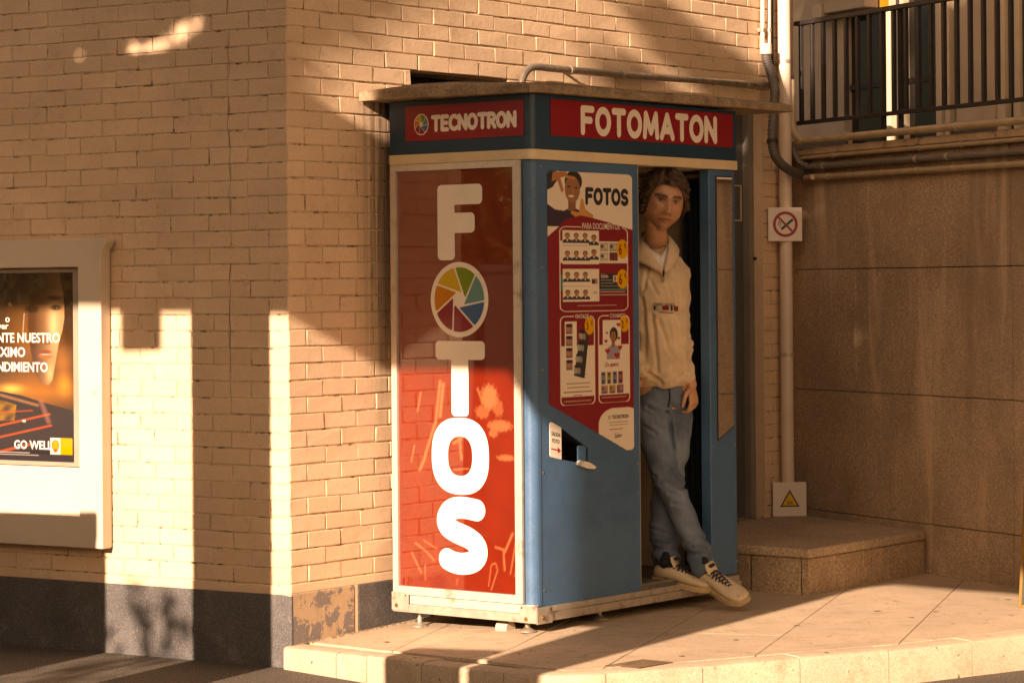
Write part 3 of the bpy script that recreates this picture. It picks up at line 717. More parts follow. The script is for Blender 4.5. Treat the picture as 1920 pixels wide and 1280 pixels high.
bar(fr, 0, 0, 0, 0, [(FA0, FB0 + g_), (FA0 + fw_l, FB0 + fw_b + g_), (FA0 + fw_l, FB1 - fw_t - g_), (FA0, FB1 - g_)])
bar(fr, 0, 0, 0, 0, [(FA1, FB0 + g_), (FA1, FB1 - g_), (FA1 - fw_r, FB1 - fw_t - g_), (FA1 - fw_r, FB0 + fw_b + g_)])
bar(fr, 0, 0, 0, 0, [(FA0 + g_, FB0), (FA1 - g_, FB0), (FA1 - fw_r - g_, FB0 + fw_b), (FA0 + fw_l + g_, FB0 + fw_b)])
bar(fr, 0, 0, 0, 0, [(FA0 + g_, FB1), (FA0 + fw_l + g_, FB1 - fw_t), (FA1 - fw_r - g_, FB1 - fw_t), (FA1 - g_, FB1)])
# sign letters F O T O S, the first O an aperture emblem
fl = fe(.0042)
def outl_letter(polys, hw, x0, x1, z0, z1):
    mb = MB(); sheet(mb, lambda a, b: np.minimum.reduce([poly_d(a, b, l) for l in polys]) - hw, x0, x1, z0, z1, 60, fl); mb.build('letter', M_letter, sign_o)
def box_letter(boxes, r, x0, x1, z0, z1):
    mb = MB(); sheet(mb, lambda a, b: np.minimum.reduce([box_d(a, b, *q, r) for q in boxes]), x0, x1, z0, z1, 70, fl); mb.build('letter', M_letter, sign_o)
A_ = lambda y: BW - y
box_letter([(A_(.470), A_(.382), 1.453, 1.752), (A_(.470), A_(.241), 1.672, 1.752), (A_(.470), A_(.280), 1.560, 1.640)], .020, A_(.475), A_(.235), 1.45, 1.756)
aperture(sign_o, A_(.361), 1.296, .147, .149, .86, fl, fe(.0054))
box_letter([(A_(.485), A_(.234), 1.058, 1.132), (A_(.405), A_(.318), .834, 1.10)], .018, A_(.49), A_(.23), .83, 1.137)
mb = MB(); oc = A_(.3635)
sheet(mb, lambda a, b: np.maximum((np.power(np.power(np.abs(a - oc) / .1455, 2.5) + np.power(np.abs(b - .676) / .152, 2.5), .4) - 1) * .145, -(np.power(np.power(np.abs(a - oc) / .062, 2.5) + np.power(np.abs(b - .676) / .078, 2.5), .4) - 1) * .062), oc - .15, oc + .15, .52, .83, 80, fl)
mb.build('letter', M_letter, sign_o)
spx = [(895, 956), (868, 950), (846, 953), (835, 970), (838, 986), (857, 998), (880, 1007), (898, 1022), (900, 1040), (890, 1053), (868, 1057), (850, 1053), (840, 1047)]
S_ = [px_end_a(*p) for p in spx]
def smooth(pts, k=2):
    for _ in range(k):
        q = [pts[0]]
        for a, b in zip(pts[:-1], pts[1:]): q += [(a[0] * .75 + b[0] * .25, a[1] * .75 + b[1] * .25), (a[0] * .25 + b[0] * .75, a[1] * .25 + b[1] * .75)]
        pts = q + [pts[-1]]
    return pts
outl_letter([smooth(S_)], .043, A_(.50), A_(.215), .205, .525)
# base rails, corner brackets, feet
base = empty('base_frame'); base.parent = booth
mb = MB(); mb.box(-.006, .02, -.004, BW + .002, .074, .1095, c=.0015); mb.build('end_rail', M_alu, base)
mb = MB(); mb.box(-.014, .02, -.010, BW + .002, .040, .0735, c=.0015); mb.build('end_rail_lip', M_alu_d, base)
mb = MB(); mb.box(.021, BL_ + .004, -.006, .02, .074, .0975, c=.0015); mb.build('side_rail', M_alu_d, base)
mb = MB(); mb.box(.021, BL_ + .004, -.018, .02, .042, .0735, c=.0015); mb.build('side_rail_lip', M_alu_d, base)
mb = MB(); mb.box(.70, 1.26, .010, .06, .098, .1155, c=.001); mb.build('threshold', M_alu_d, base)
def bracket(pts_box, bolts, holes):
    mb = MB(); mb.box(*pts_box, c=.0015); br = mb.build('corner_bracket', M_alu_d, base)
    for p, q, ax in bolts:
        mb = MB(); mb.tube([p, q], .0085, 8); mb.tube([q, tuple(Vector(q) + (Vector(q) - Vector(p)) * .5)], .005, 8); mb.build('bolt', M_brass, br, smooth=40)
    for p, q in holes:
        mb = MB(); mb.tube([p, q], .004, 8); mb.build('hole', M_black, br)
bracket((-.0185, -.0145, BW - .085, BW + .004, .046, .120), [((-.0184, BW - .024, .066), (-.0225, BW - .024, .066), 0)], [((-.0184, BW - .070, .108), (-.0188, BW - .070, .108))])
bracket((-.0185, -.0145, -.0225, .062, .040, .106), [((-.0184, .028, .056), (-.0225, .028, .056), 0)], [((-.0184, .050, .098), (-.0188, .050, .098))])
bracket((-.0140, .085, -.0230, -.0185, .036, .100), [((.022, -.0228, .060), (.022, -.0270, .060), 0)], [((.074, -.0228, .090), (.074, -.0232, .090))])
def foot(x, y):
    zg = zpav((M_S @ Vector((x, y, 0))).x)
    mb = MB(); mb.tube([(x, y, zg + .001), (x, y, zg + .004), (x, y, zg + .012), (x, y, zg + .018), (x, y, zg + .036), (x, y, zg + .04), (x, y, .045)], [.036, .036, .020, .010, .010, .007, .007], 16); mb.build('levelling_foot', M_alu_d, base, smooth=35)
foot(.03, .06); foot(.035, BW - .10); foot(.50, .055); foot(1.36, .06); foot(1.36, BW - .1)
mb = MB(); mb.tube([(.06, .22, .016 - .016), (.06, .165, .016 - .016)], .030, 18); mb.build('castor', simple('castor_nylon', (.55, .45, .33), .5), base, smooth=40)

# ---- side poster: colour print with lettering
PA0, PA1, PB0, PB1 = .100, .674, .676, 1.798
def pxs(u, v): return plane_px(M_S, 0.0, u, v)
def pcol(c, k, x): k = np.clip(k, 0, 1)[..., None]; return c * (1 - k) + np.array(x) * k
CREAM, DRED, DK, SKIN, SKIN2, NAVY = (.76, .66, .52), (.23, .007, .016), (.02, .02, .022), (.42, .19, .085), (.24, .10, .05), (.035, .04, .055)
def inv_maps():
    # (a, b) on the sheet -> poster units: X 0..160 to the right, Y 0..520 downwards (photo pixels seen square-on)
    return lambda a, b: ((a - PA0) / (PA1 - PA0) * 160.0, (PB1 - b) / (PB1 - PB0) * 520.0)
pm = inv_maps()
def soft(d, w=.5): return np.clip(.5 - d / w, 0, 1)
def E_(X, Y, cx_, cy_, rx, ry, w=.8): return np.clip(.5 + (1 - np.hypot((X - cx_) / rx, (Y - cy_) / ry)) * min(rx, ry) / w, 0, 1)
def R_(X, Y, x0, x1, y0, y1, r=0.0, w=.8): return soft(box_d(X, Y, x0, x1, y0, y1, r), w)
def P_(X, Y, pts, w=.8):
    ins = np.zeros(X.shape, bool); n = len(pts)
    for i in range(n):
        (x0, y0), (x1, y1) = pts[i], pts[(i + 1) % n]
        if y0 == y1: continue
        cr = ((y0 > Y) != (y1 > Y)) & (X < (x1 - x0) * (Y - y0) / (y1 - y0) + x0); ins ^= cr
    return ins.astype(float)
def bust(c, X, Y, x, y, s, suit=NAVY, hair=(.03, .02, .015), skin=SKIN):
    c = pcol(c, P_(X, Y, [(x - 7 * s, y + 11 * s), (x - 6 * s, y + 6.5 * s), (x - 2 * s, y + 4 * s), (x + 2 * s, y + 4 * s), (x + 6 * s, y + 6.5 * s), (x + 7 * s, y + 11 * s)]), suit)
    c = pcol(c, E_(X, Y, x, y - 2.2 * s, 3.5 * s, 4.6 * s), hair); c = pcol(c, R_(X, Y, x - 1.4 * s, x + 1.4 * s, y + 1 * s, y + 6 * s), scaled(skin, .8)); c = pcol(c, E_(X, Y, x, y - .6 * s, 2.9 * s, 4.4 * s), skin)
    return pcol(c, P_(X, Y, [(x - 1.2 * s, y + 5 * s), (x + 1.2 * s, y + 5 * s), (x, y + 9 * s)]), CREAM)
def frame_line(c, X, Y, x0, x1, y0, y1, r, gap=None):
    k = soft(np.abs(box_d(X, Y, x0, x1, y0, y1, r)) - .9, .8)
    if gap: k = k * (1 - R_(X, Y, gap[0], gap[1], y0 - 5, y0 + 5))
    return pcol(c, k, CREAM)
def poster_paint(a, b):
    X, Yp = pm(a, b); Y = np.interp(Yp, [0, 101, 256, 265, 428, 428.01, 520], [0, 104, 303, 314, 470, 480, 572]); c = np.zeros(a.shape + (3,)); c[:] = CREAM
    # woman framing her face with her hands
    c = pcol(c, P_(X, Y, [(0, 0), (16, 0), (20, 14), (10, 30), (0, 36)]), (.03, .028, .03)); c = pcol(c, P_(X, Y, [(0, 62), (14, 72), (30, 74), (46, 66), (70, 78), (86, 88), (70, 104), (0, 104)]), (.035, .02, .035))
    c = pcol(c, E_(X, Y, 48, 18, 16, 20), (.025, .018, .015)); c = pcol(c, R_(X, Y, 38, 52, 46, 74, 3), SKIN2); c = pcol(c, E_(X, Y, 46, 33, 14, 25), (.33, .145, .07))
    c = pcol(c, E_(X, Y, 40, 28, 3.2, 1.6), (.04, .02, .015)); c = pcol(c, E_(X, Y, 53, 30, 3.0, 1.6), (.04, .02, .015)); c = pcol(c, E_(X, Y, 44, 46, 5.5, 2.2), (.75, .66, .58)); c = pcol(c, E_(X, Y, 47, 38, 2, 4), (.42, .20, .10))
    c = pcol(c, P_(X, Y, [(10, 2), (34, 0), (38, 8), (24, 12), (30, 36), (26, 40), (18, 16), (8, 20)]), (.46, .18, .07)); c = pcol(c, P_(X, Y, [(34, 6), (52, 10), (52, 15), (34, 12)]), (.50, .22, .09))
    c = pcol(c, P_(X, Y, [(60, 62), (62, 50), (66, 52), (70, 70), (84, 80), (84, 90), (56, 88), (42, 78), (44, 74), (58, 76)]), (.58, .27, .08))
    # red swoosh
    top = np.where(X < 60, 104 - (X / 60) ** .8 * 22, 82 + ((X - 60) / 100) ** 1.25 * 26); left = np.where(X < 24, 112 + (24 - X) * .8, top); c = pcol(c, soft(np.maximum(top, np.where(X < 30, 128 - X * 1.15, 0)) - Y, 1.0), DRED)
    # box: documents
    c = pcol(c, R_(X, Y, 22, 150, 137, 189), CREAM); c = pcol(c, R_(X, Y, 22, 150, 216, 254), (.055, .21, .165))
    for y0 in (112, ): c = pcol(c, R_(X, Y, 27, 95, 112, 192), (.78, .68, .53))
    c = pcol(c, R_(X, Y, 27, 95, 203, 285 - 5), (.78, .68, .53))
    for i in range(4):
        for j in range(2): c = bust(c, X, Y, 36 + i * 16.5, 127 + j * 42 + (4 if (i == 3 and j == 0) else (-3 if i == 3 else 0)), 1.32 if i < 3 else 1.42)
    for i in range(3):
        for j in range(2): c = bust(c, X, Y, 36 + i * 16.5, 219 + j * 42, 1.32)
    c = pcol(c, R_(X, Y, 27, 78, 243, 244.2), (.40, .36, .32)); c = pcol(c, R_(X, Y, 27, 72, 147, 149), (.50, .45, .40))
    c = pcol(c, R_(X, Y, 81, 92, 226, 238), (.45, .18, .10)); c = pcol(c, R_(X, Y, 81, 87, 228, 238), (.03, .03, .03)); c = pcol(c, R_(X, Y, 83, 91, 256, 262), (.5, .46, .40))
    for (x0, y0, q) in ((97, 141, (.42, .36, .26)), (115, 141, (.36, .33, .27)), (97, 164, (.44, .42, .33)), (115, 163, (.16, .03, .03))):
        c = pcol(c, R_(X, Y, x0, x0 + 16, y0, y0 + 20), q); c = pcol(c, E_(X, Y, x0 + 4, y0 + 8, 2.6, 4), (.05, .04, .03)); c = pcol(c, R_(X, Y, x0 + 9, x0 + 14, y0 + 4, y0 + 14), scaled(q, 1.35))
    c = pcol(c, R_(X, Y, 95, 145, 214, 250), (.02, .024, .024)); c = pcol(c, R_(X, Y, 122, 134, 218, 234), CREAM); c = pcol(c, R_(X, Y, 124, 127, 220, 232), (.2, .05, .04))
    for (x0, x1, y) in ((98, 120, 229), (98, 122, 236), (98, 134, 243)): c = pcol(c, R_(X, Y, x0, x1, y, y + 1.6), (.36, .33, .28))
    for (x0, x1, y) in ((97, 144, 257), (97, 148, 264)): c = pcol(c, R_(X, Y, x0, x1, y, y + 1.8), (.42, .50, .42))
    c = frame_line(c, X, Y, 22, 150, 104, 303, 12, (62, 140)); c = pcol(c, R_(X, Y, 54, 128, 289, 290.6), (.50, .34, .26))
    # boxes: strips and frame
    for (x0, x1, gp) in ((22, 85, (47, 77)), (93, 152, (113, 146))):
        c = pcol(c, R_(X, Y, x0, x1, 366, 455), CREAM); c = frame_line(c, X, Y, x0, x1, 314, 470, 9, gp)
    c = pcol(c, R_(X, Y, 30, 52, 323, 412), (.78, .70, .56))
    for k in range(4):
        y0 = 327 + k * 21; c = pcol(c, R_(X, Y, 32, 44, y0, y0 + 18), (.20, .13, .12)); c = pcol(c, E_(X, Y, 36, y0 + 9, 3, 5), (.44, .22, .13)); c = pcol(c, E_(X, Y, 41, y0 + 10, 2.8, 5), (.36, .16, .13)); c = pcol(c, E_(X, Y, 38, y0 + 3, 6, 3), (.02, .016, .016))
    q = [(60, 336), (75, 344), (66, 424), (46, 418)]; c = pcol(c, P_(X, Y, q), (.030, .028, .026))
    for k in range(4):
        cx_, cy_ = 62 - k * 3.4, 348 + k * 20; c = pcol(c, E_(X, Y, cx_ - 2, cy_, 4, 7), (.36, .33, .28)); c = pcol(c, E_(X, Y, cx_ + 4, cy_ + 2, 3, 6), (.26, .24, .20)); c = pcol(c, E_(X, Y, cx_ + 1, cy_ - 6, 6, 3), (.02, .02, .02))
    for (x0, x1, y, q) in ((32, 76, 431, (.30, .22, .16)), (34, 75, 438, (.30, .22, .16)), (27, 80, 446, (.24, .05, .04)), (45, 62, 452, (.35, .26, .2)), (28, 78, 462, (.50, .30, .16)), (98, 146, 459, (.46, .28, .2))): c = pcol(c, R_(X, Y, x0, x1, y, y + 1.8), q)
    c = pcol(c, R_(X, Y, 101, 136, 322, 366), (.78, .70, .56)); c = pcol(c, P_(X, Y, [(108, 392), (110, 372), (118, 366), (128, 368), (134, 378), (134, 392)]), (.30, .27, .31))
    c = pcol(c, E_(X, Y, 122, 348, 8, 13), (.03, .02, .018)); c = pcol(c, E_(X, Y, 121, 352, 5.6, 10), (.30, .13, .07)); c = pcol(c, R_(X, Y, 118, 124, 358, 370), (.26, .11, .06))
    for (x, y, s) in ((109, 345, 2.2), (107, 360, 3), (110, 378, 4.5), (134, 372, 4), (132, 355, 2.6), (128, 386, 5), (131, 331, 3.4), (136, 333, 3)):
        k = np.maximum(np.maximum(E_(X, Y, x - s * .5, y - s * .4, s * .62, s * .62), E_(X, Y, x + s * .5, y - s * .4, s * .62, s * .62)), P_(X, Y, [(x - s * 1.05, y - s * .2), (x + s * 1.05, y - s * .2), (x, y + s * 1.2)])); c = pcol(c, k, (.42, .02, .03))
    pal = [(.20, .30, .34), (.50, .36, .08), (.16, .26, .34), (.40, .06, .05), (.42, .26, .22), (.44, .30, .05), (.30, .08, .12)]
    for k in range(4): x0 = 97 + k * 11; c = pcol(c, R_(X, Y, x0, x0 + 9, 414, 436), pal[k]); c = pcol(c, E_(X, Y, x0 + 4.5, 422, 2.8, 4.5), (.26, .14, .09)); c = pcol(c, R_(X, Y, x0 + 2, x0 + 7, 428, 436), (.07, .06, .09)); c = pcol(c, E_(X, Y, x0 + 4.5, 418, 3, 2), (.03, .02, .02))
    for k in range(3): x0 = 97 + k * 15; c = pcol(c, R_(X, Y, x0, x0 + 13, 438, 453), pal[4 + k]); c = pcol(c, E_(X, Y, x0 + 4, 444, 2.4, 4), (.20, .10, .07)); c = pcol(c, E_(X, Y, x0 + 9, 445, 2.4, 4), (.35, .2, .15)); c = pcol(c, R_(X, Y, x0 + 2, x0 + 11, 449, 453), (.10, .10, .14))
    # pale corner with the maker's name
    k = np.maximum(soft(box_d(X, Yp, 92, 176, 438, 560, 30), 1.0), 0); c = pcol(c, k, CREAM)
    for (x0, x1, y, q) in ((112, 148, 464, (.34, .27, .22)), (112, 148, 469, (.34, .27, .22)), (112, 138, 477, (.40, .08, .05))): c = pcol(c, R_(X, Yp, x0, x1, y, y + 1.5), q)
    # price discs
    for (x, y, rx, ry) in ((140, 155, 11.5, 23), (140, 227, 11.5, 23), (76, 331, 9, 16), (143, 329, 9, 15)): c = pcol(c, E_(X, Y, x, y, rx, ry), (.74, .36, .015))
    return c
def poster_keep(ca, cb):
    X, Y = pm(ca, cb); line = 422 + X * (506 - 422) / 139.0 + 2
    corner = (box_d(X, Y, 0.2, 159.8, .4, 519.6, 7.0) < 0); return corner & ((Y < line) | ((X > 128) & (Y < 519)))
# the sheet's lower edge runs down to the right, as the panel's print does
poster_keep = lambda ca, cb: (lambda X, Y: (box_d(X, Y, .2, 159.8, .4, 519.6, 8.0) < 0) & (Y < 423 + X * .66) & (Y < 519))(*pm(ca, cb))
poster = painted_grid('price_poster', poster_paint, PA0, PA1, PB0, PB1, 240, 560, fs_(.0014), M_print, side, poster_keep)
fpz = fs_(.0024)
ax = lambda X: PA0 + X / 160.0 * (PA1 - PA0)
bzd = lambda Y: bz(float(np.interp(Y, [0, 104, 303, 314, 470], [0, 101, 256, 265, 428])))
bz = lambda Y: PB1 - Y / 520.0 * (PB1 - PB0)
M_ink = flat('ink_black', (.018, .02, .022)); M_ink_c = flat('ink_cream', (.78, .68, .54)); M_ink_r = flat('ink_red', (.38, .02, .02)); M_ink_d = flat('ink_dark_red', (.20, .01, .015))
def word(parent, mat_, text, x, z, size, fn, **kw): mb = MB(); font_text(mb, text, x, z, size, fn, **kw); return mb.build('lettering', mat_, parent, fix=False)
mb = MB(); stroke_text(mb, 'FOTOS', ax(70), bz(60), ax(152) - ax(70), bz(27) - bz(60), .125, fpz, gap=.28, res=16); mb.build('lettering', M_ink, poster)
word(poster, M_ink, 'TECNOTRON', ax(117), bz(458), .020, fpz, bold=.02, sx=.92); word(poster, M_ink, 'Eufot+', ax(122), bz(494), .026, fpz, sx=.75)
for t_, X_, Y_, s_, k_ in (('PARA DOCUMENTOS', 63, 108, .034, .78), ('VINTAGE', 48.5, 318, .024, .92), ('CON MARCO', 114.5, 318, .023, .76), ('Eufoto', 98, 224, .022, .85)): word(poster, M_ink_c, t_, ax(X_), bzd(Y_), s_, fpz, bold=.01, sx=k_)
for t_, X_, Y_, s_ in (('6', 132.5, 168, .060), ('6', 132.5, 240, .060), ('3', 69.5, 338.5, .042), ('2', 136.5, 336.5, .042)): word(poster, M_ink_d, t_, ax(X_), bzd(Y_), s_, fpz, bold=.012, sx=.8)
for X_, Y_, s_ in ((143, 153, .032), (143, 225, .032), (78.5, 330, .024), (145.5, 328, .024)): word(poster, M_ink_d, '€', ax(X_), bzd(Y_), s_, fpz, bold=.006, sx=.8)
word(poster, M_ink_r, '¡Te quiero!', ax(104), bzd(405), .025, fpz, bold=.01, sx=.85); word(poster, M_ink_r, 'G', ax(110), bz(458), .020, fpz, bold=.02)
# photo chute: label, dark box, tray
mb = MB(); lp = [(.104, .806), (.108, .8135), (.118, .8145), (.1795, .790), (.1795, .6645), (.108, .679), (.104, .684)]
mb.prism(lp, -.0016, .0, lambda p, q, h: (p, h, q)); lab = mb.build('chute_label', M_white, side)
mb = MB(); sh = lambda off: (lambda a, b: (a, -off, b - (a - .104) * .18)); word(lab, M_ink, 'SALIDA', .112, .765, .0225, sh(.0024), bold=.012, shear=.15, sx=.8); word(lab, M_ink, 'FOTO', .116, .738, .0225, sh(.0024), bold=.012, shear=.15, sx=.8)
mb = MB(); zt = .712; mb.prism([(.112, zt + .0025), (.155, zt + .0025), (.153, zt + .012), (.174, zt), (.153, zt - .012), (.155, zt - .0025), (.112, zt - .0025)], -.0024, -.0017, lambda p, q, h: (p, h, q - (p - .104) * .18)); mb.build('arrow', M_ink_r, lab)
mb = MB(); z = HOLE
inn = [(p, q) for p, q in HOLE]
for (p, q), (r, s) in zip(inn, inn[1:] + inn[:1]): mb.add([(p, .002, q), (r, .002, s), (r, .12, s), (p, .12, q)], [(0, 1, 2, 3)])
mb.add([(p, .12, q) for p, q in inn], [(0, 1, 2, 3)]); mb.build('chute', M_black, side, fix=False)
mb = MB(); mb.box(.300, .352, .006, .012, .650, .712); mb.build('chute_divider', M_blue, side)
mb = MB(); mb.prism([(.275, .640), (.305, .655), (.340, .648), (.385, .628), (.372, .620), (.325, .625)], -.022, .008, lambda p, q, h: (p, h, q + h * .15)); mb.build('chute_tray', M_white, side)

# screws along the panel edges
M_screw = simple('screw_steel', (.30, .28, .25), .4, metal=.8); sc_me = None
for x_, z_ in [(.062, z) for z in (.16, .62, 1.02, 1.42, 1.815)] + [(.700, z) for z in (.16, .50, .62, 1.815)] + [(1.256, z) for z in (.16, .66, 1.23, 1.825)] + [(1.430, z) for z in (.16, .66, 1.825)]:
    if sc_me is None: m_ = MB(); m_.tube([(0, .001, 0), (0, -.0012, 0), (0, -.002, 0)], [.0048, .0048, .003], 10); sc_me = m_.mesh('screw', M_screw, smooth=40)
    o = bpy.data.objects.new('screw', sc_me); link(o, booth); o.location = (x_, -.0001, z_)
# concrete canopy over the booth, fixed to the wall
t0w, _ = plane_px(M_B, 0, 672, 190); xL = ((K + BD * t0w) - C0).dot(BD); yW = .780
xR, _ = plane_px(M_S, -.05, 1493, 213)
out = [(xL, yW), (xL + .005, .45), (-.055, -.035), (-.035, -.052), (0.02, -.055), (.6, -.052), (xR - .03, -.05), (xR, -.03), (xR - .01, yW)]
den = []
for i in range(len(out)):
    a, b = out[i], out[(i + 1) % len(out)]; n = max(1, int(math.hypot(b[0] - a[0], b[1] - a[1]) / .05))
    den += [(a[0] + (b[0] - a[0]) * k / n, a[1] + (b[1] - a[1]) * k / n) for k in range(n)]
r_ = np.random.default_rng(3); vs_ = []; n = len(den); L1, L2, L3 = [], [], []
for p, q in den:
    th = .036 + .020 * math.exp(-((q - .42) / .3) ** 2) * (1 if p < .1 else .2) + r_.normal(0, .0015); e = r_.normal(0, .002)
    zb = 2.0965 + .012 * min(1, max(0, p / 1.9)); L1.append((p + e, q + e, zb)); L2.append((p + e, q + e, zb + th * .75)); L3.append((p + (.35 - p) * .03, q + (.35 - q) * .03, zb + th))
cm = MB(); cm.add(L1 + L2 + L3, [(i, (i + 1) % n, n + (i + 1) % n, n + i) for i in range(n)] + [(n + i, n + (i + 1) % n, 2 * n + (i + 1) % n, 2 * n + i) for i in range(n)] + [tuple(range(n)), tuple(range(3 * n - 1, 2 * n - 1, -1))])
M_conc = NT('canopy_concrete'); _t = M_conc; _c = _t.mix(_t.ramp(_t.noise(14, 6, .7), .32, .68), (.20, .14, .085), (.52, .37, .23)); _g = _t.noise(130, 4, .7)
_t.base(_t.mix(_t.ramp(_g, .4, .6, .5, 0), _c, (.08, .055, .03))); _t.set(Roughness=.9); _t.bump(_g, .6, .004); M_conc = _t.m
can = cm.build('concrete_canopy', M_conc, smooth=35); can.matrix_world = M_S
tag(can, 'weathered concrete canopy slab covering the photo booth and the door', 'canopy')
# ------------------------------------------------------------------ framed poster on the left wall
M_hous = simple('poster_housing', (.60, .50, .385), .45, .05, 4, 200, .08, .0008, dirt=((.40, .28, .18), 6, .68))
OUT = .065
def pa_(u, v, y=OUT): return plane_px(M_A, y, u, v)
xr, zt_ = pa_(190, 700)[0], pa_(190, 447)[1]; zb_ = pa_(190, 1029)[1]; xi = pa_(147, 700)[0]; zit = pa_(147, 501)[1]; zib = pa_(147, 967)[1]
XL = 2.75; xil = XL - (xi - xr)
outer = [(xr, zb_), (xr, zt_ - .075), (xr - .006, zt_ - .05), (xr - .022, zt_ - .028), (xr - .030, zt_ - .014), (xr - .030, zt_), (XL + .03, zt_), (XL + .03, zt_ - .014), (XL, zt_ - .075), (XL, zb_)]
hole = [(xi, zib), (xi, zit), (xil, zit), (xil, zib)]
pf = plate('poster_case', outer, [hole], OUT, .012, M_hous, None); pf.matrix_world = M_A
tag(pf, 'cream metal poster case with a dark orange fuel poster on the left brick wall', 'poster case')
bvm = pf.modifiers.new('b', 'BEVEL'); bvm.width = .010; bvm.segments = 3; bvm.limit_method = 'ANGLE'; bvm.angle_limit = rad(40)
mb = MB(); mb.box(xr + .004, XL - .004, .002, .020, zb_ + .004, zt_ - .02); mb.build('back_plate', M_hous, pf)
pz0, pz1 = pa_(138, 868, .03)[1], zit - .012; px0 = pa_(141, 700, .03)[0]; px1 = xil - .02
mb = MB(); mb.box(xi + .003, xil - .003, .020, .024, zib + .004, pz0 - .004); mb.build('lower_panel', M_hous, pf)
mb = MB(); mb.box(xi + .002, xil - .002, .024, .034, zib - .001, zib + .012, c=.002); mb.build('lower_lip', M_hous, pf)
mb = MB(); w = .014
for b_ in ((xi + .002, px0 + .004, pz0 - w, zit - .002), (px1 - .004, xil - .002, pz0 - w, zit - .002)): mb.box(b_[0], b_[1], .0205, .036, b_[2], b_[3])
mb.box(px0 + .0045, px1 - .0045, .0205, .036, zit - .020, zit - .002); mb.box(px0 + .0045, px1 - .0045, .0205, .0355, pz0 - w, pz0 + .003)
mb.build('inner_frame', simple('inner_frame_grey', (.30, .24, .18), .5), pf)
ku = 141.0 / max(1e-6, pa_(0, 700, .03)[0] - px0); kv = 358.0 / (pz1 - pz0)
def fuel_paint(a, b):
    U = 141 - (a - px0) * ku; Vv = 508 + (pz1 - b) * kv; c = np.zeros(a.shape + (3,)); c[:] = (.035, .018, .008)
    def G(u0, v0, ru, rv): return np.exp(-(((U - u0) / ru) ** 2 + ((Vv - v0) / rv) ** 2))
    c += G(60, 640, 50, 70)[..., None] * np.array((.22, .075, .012))
    face = P_(U, Vv, [(72, 500), (113, 505), (119, 545), (122, 590), (117, 620), (110, 645), (105, 672), (98, 712), (90, 722), (76, 718), (66, 700), (58, 660), (52, 610), (56, 560), (64, 525)])
    sh_ = np.clip((U - 62) / 50, 0, 1) ** 1.3; skin = np.array((.10, .035, .012)) * (1 - sh_[..., None]) + np.array((.62, .33, .15)) * sh_[..., None]
    top = np.clip((Vv - 520) / 60, .35, 1)[..., None]; c = c * (1 - face[..., None]) + skin * top * face[..., None]
    c += (G(100, 610, 9, 34) * face)[..., None] * np.array((.45, .32, .18)); c += (G(93, 700, 7, 18) * face)[..., None] * np.array((.35, .25, .12))
    c = pcol(c, P_(U, Vv, [(111, 508), (118, 505), (133, 560), (136, 640), (130, 700), (120, 700), (122, 620), (120, 560)]) * .85, (.06, .022, .008))
    c = pcol(c, E_(U, Vv, 105, 577, 10, 5, 4) * .95, (.02, .010, .006)); c = pcol(c, E_(U, Vv, 103, 559, 14, 4.5, 4) * .85, (.05, .02, .008)); c = pcol(c, E_(U, Vv, 107, 578, 1.4, 1.2, .6) * .8, (.6, .5, .4))
    c = pcol(c, E_(U, Vv, 60, 580, 12, 7, 5) * .8, (.02, .01, .005)); c = pcol(c, E_(U, Vv, 90, 643, 6, 3, 2) * .6, (.09, .03, .01))
    c = pcol(c, E_(U, Vv, 83, 660, 13, 4, 2) * .9, (.26, .05, .018)); c = pcol(c, E_(U, Vv, 85, 668, 13, 4, 2) * .9, (.42, .13, .045)); c = pcol(c, E_(U, Vv, 86, 664.5, 10, 1.4, 1) * .9, (.66, .48, .36))
    glow = np.clip(1 - np.abs(Vv - 735) / 42, 0, 1) * np.clip(1.1 - np.abs(U - 70) / 130, 0, 1); glow *= (1 - face * .8)
    c += glow[..., None] * np.array((.40, .13, .015)); c += G(20, 730, 20, 8)[..., None] * np.array((.7, .42, .10)); c += G(120, 722, 12, 18)[..., None] * np.array((.42, .18, .015)); c += G(118, 680, 16, 30)[..., None] * np.array((.30, .10, .012))
    car = P_(U, Vv, [(-400, 728), (0, 735), (40, 742), (72, 752), (135, 768), (141, 900), (-400, 900)]); c = c * (1 - car[..., None]) + np.array((.030, .022, .022)) * car[..., None]
    win = P_(U, Vv, [(-300, 748), (4, 752), (30, 760), (26, 790), (-300, 800)]); c = pcol(c, win * (.5 + .4 * np.sin(U * .21 + Vv * .13) * np.sin(Vv * .17)), (.42, .19, .02))
    for (p, q, w, k) in (((-200, 850), (92, 776), 1.6, .9), ((-200, 872), (95, 797), 1.5, .9), ((-200, 905), (60, 832), 2.2, .8), ((-200, 790), (60, 770), 1.0, .6)): c = pcol(c, soft(seg_d(U, Vv, p, q) - w, 2.0) * k, (.80, .09, .02))
    c = pcol(c, soft(seg_d(U, Vv, (0, 742), (70, 760)) - 2.4, 3) * .55, (.55, .22, .10)); c = pcol(c, soft(seg_d(U, Vv, (76, 752), (90, 790)) - 4, 5) * .5, (.42, .16, .12)); c = pcol(c, soft(seg_d(U, Vv, (46, 588), (42, 640)) - .7, 1.2) * .7, (.72, .60, .46))
    c = pcol(c, R_(U, Vv, 41, 47, 788, 792), (.8, .75, .7)); c = pcol(c, R_(U, Vv, -200, 142, 851, 868) * .85, (.045, .035, .040))
    c = pcol(c, R_(U, Vv, -200, 54, 849, 850.2), (.6, .55, .5)); c = pcol(c, R_(U, Vv, -200, 71, 853, 854.2), (.6, .55, .5))
    c = pcol(c, R_(U, Vv, 93, 112, 820, 851), (.85, .80, .72)); c = pcol(c, R_(U, Vv, 112, 134, 820, 851), (.80, .42, .01))
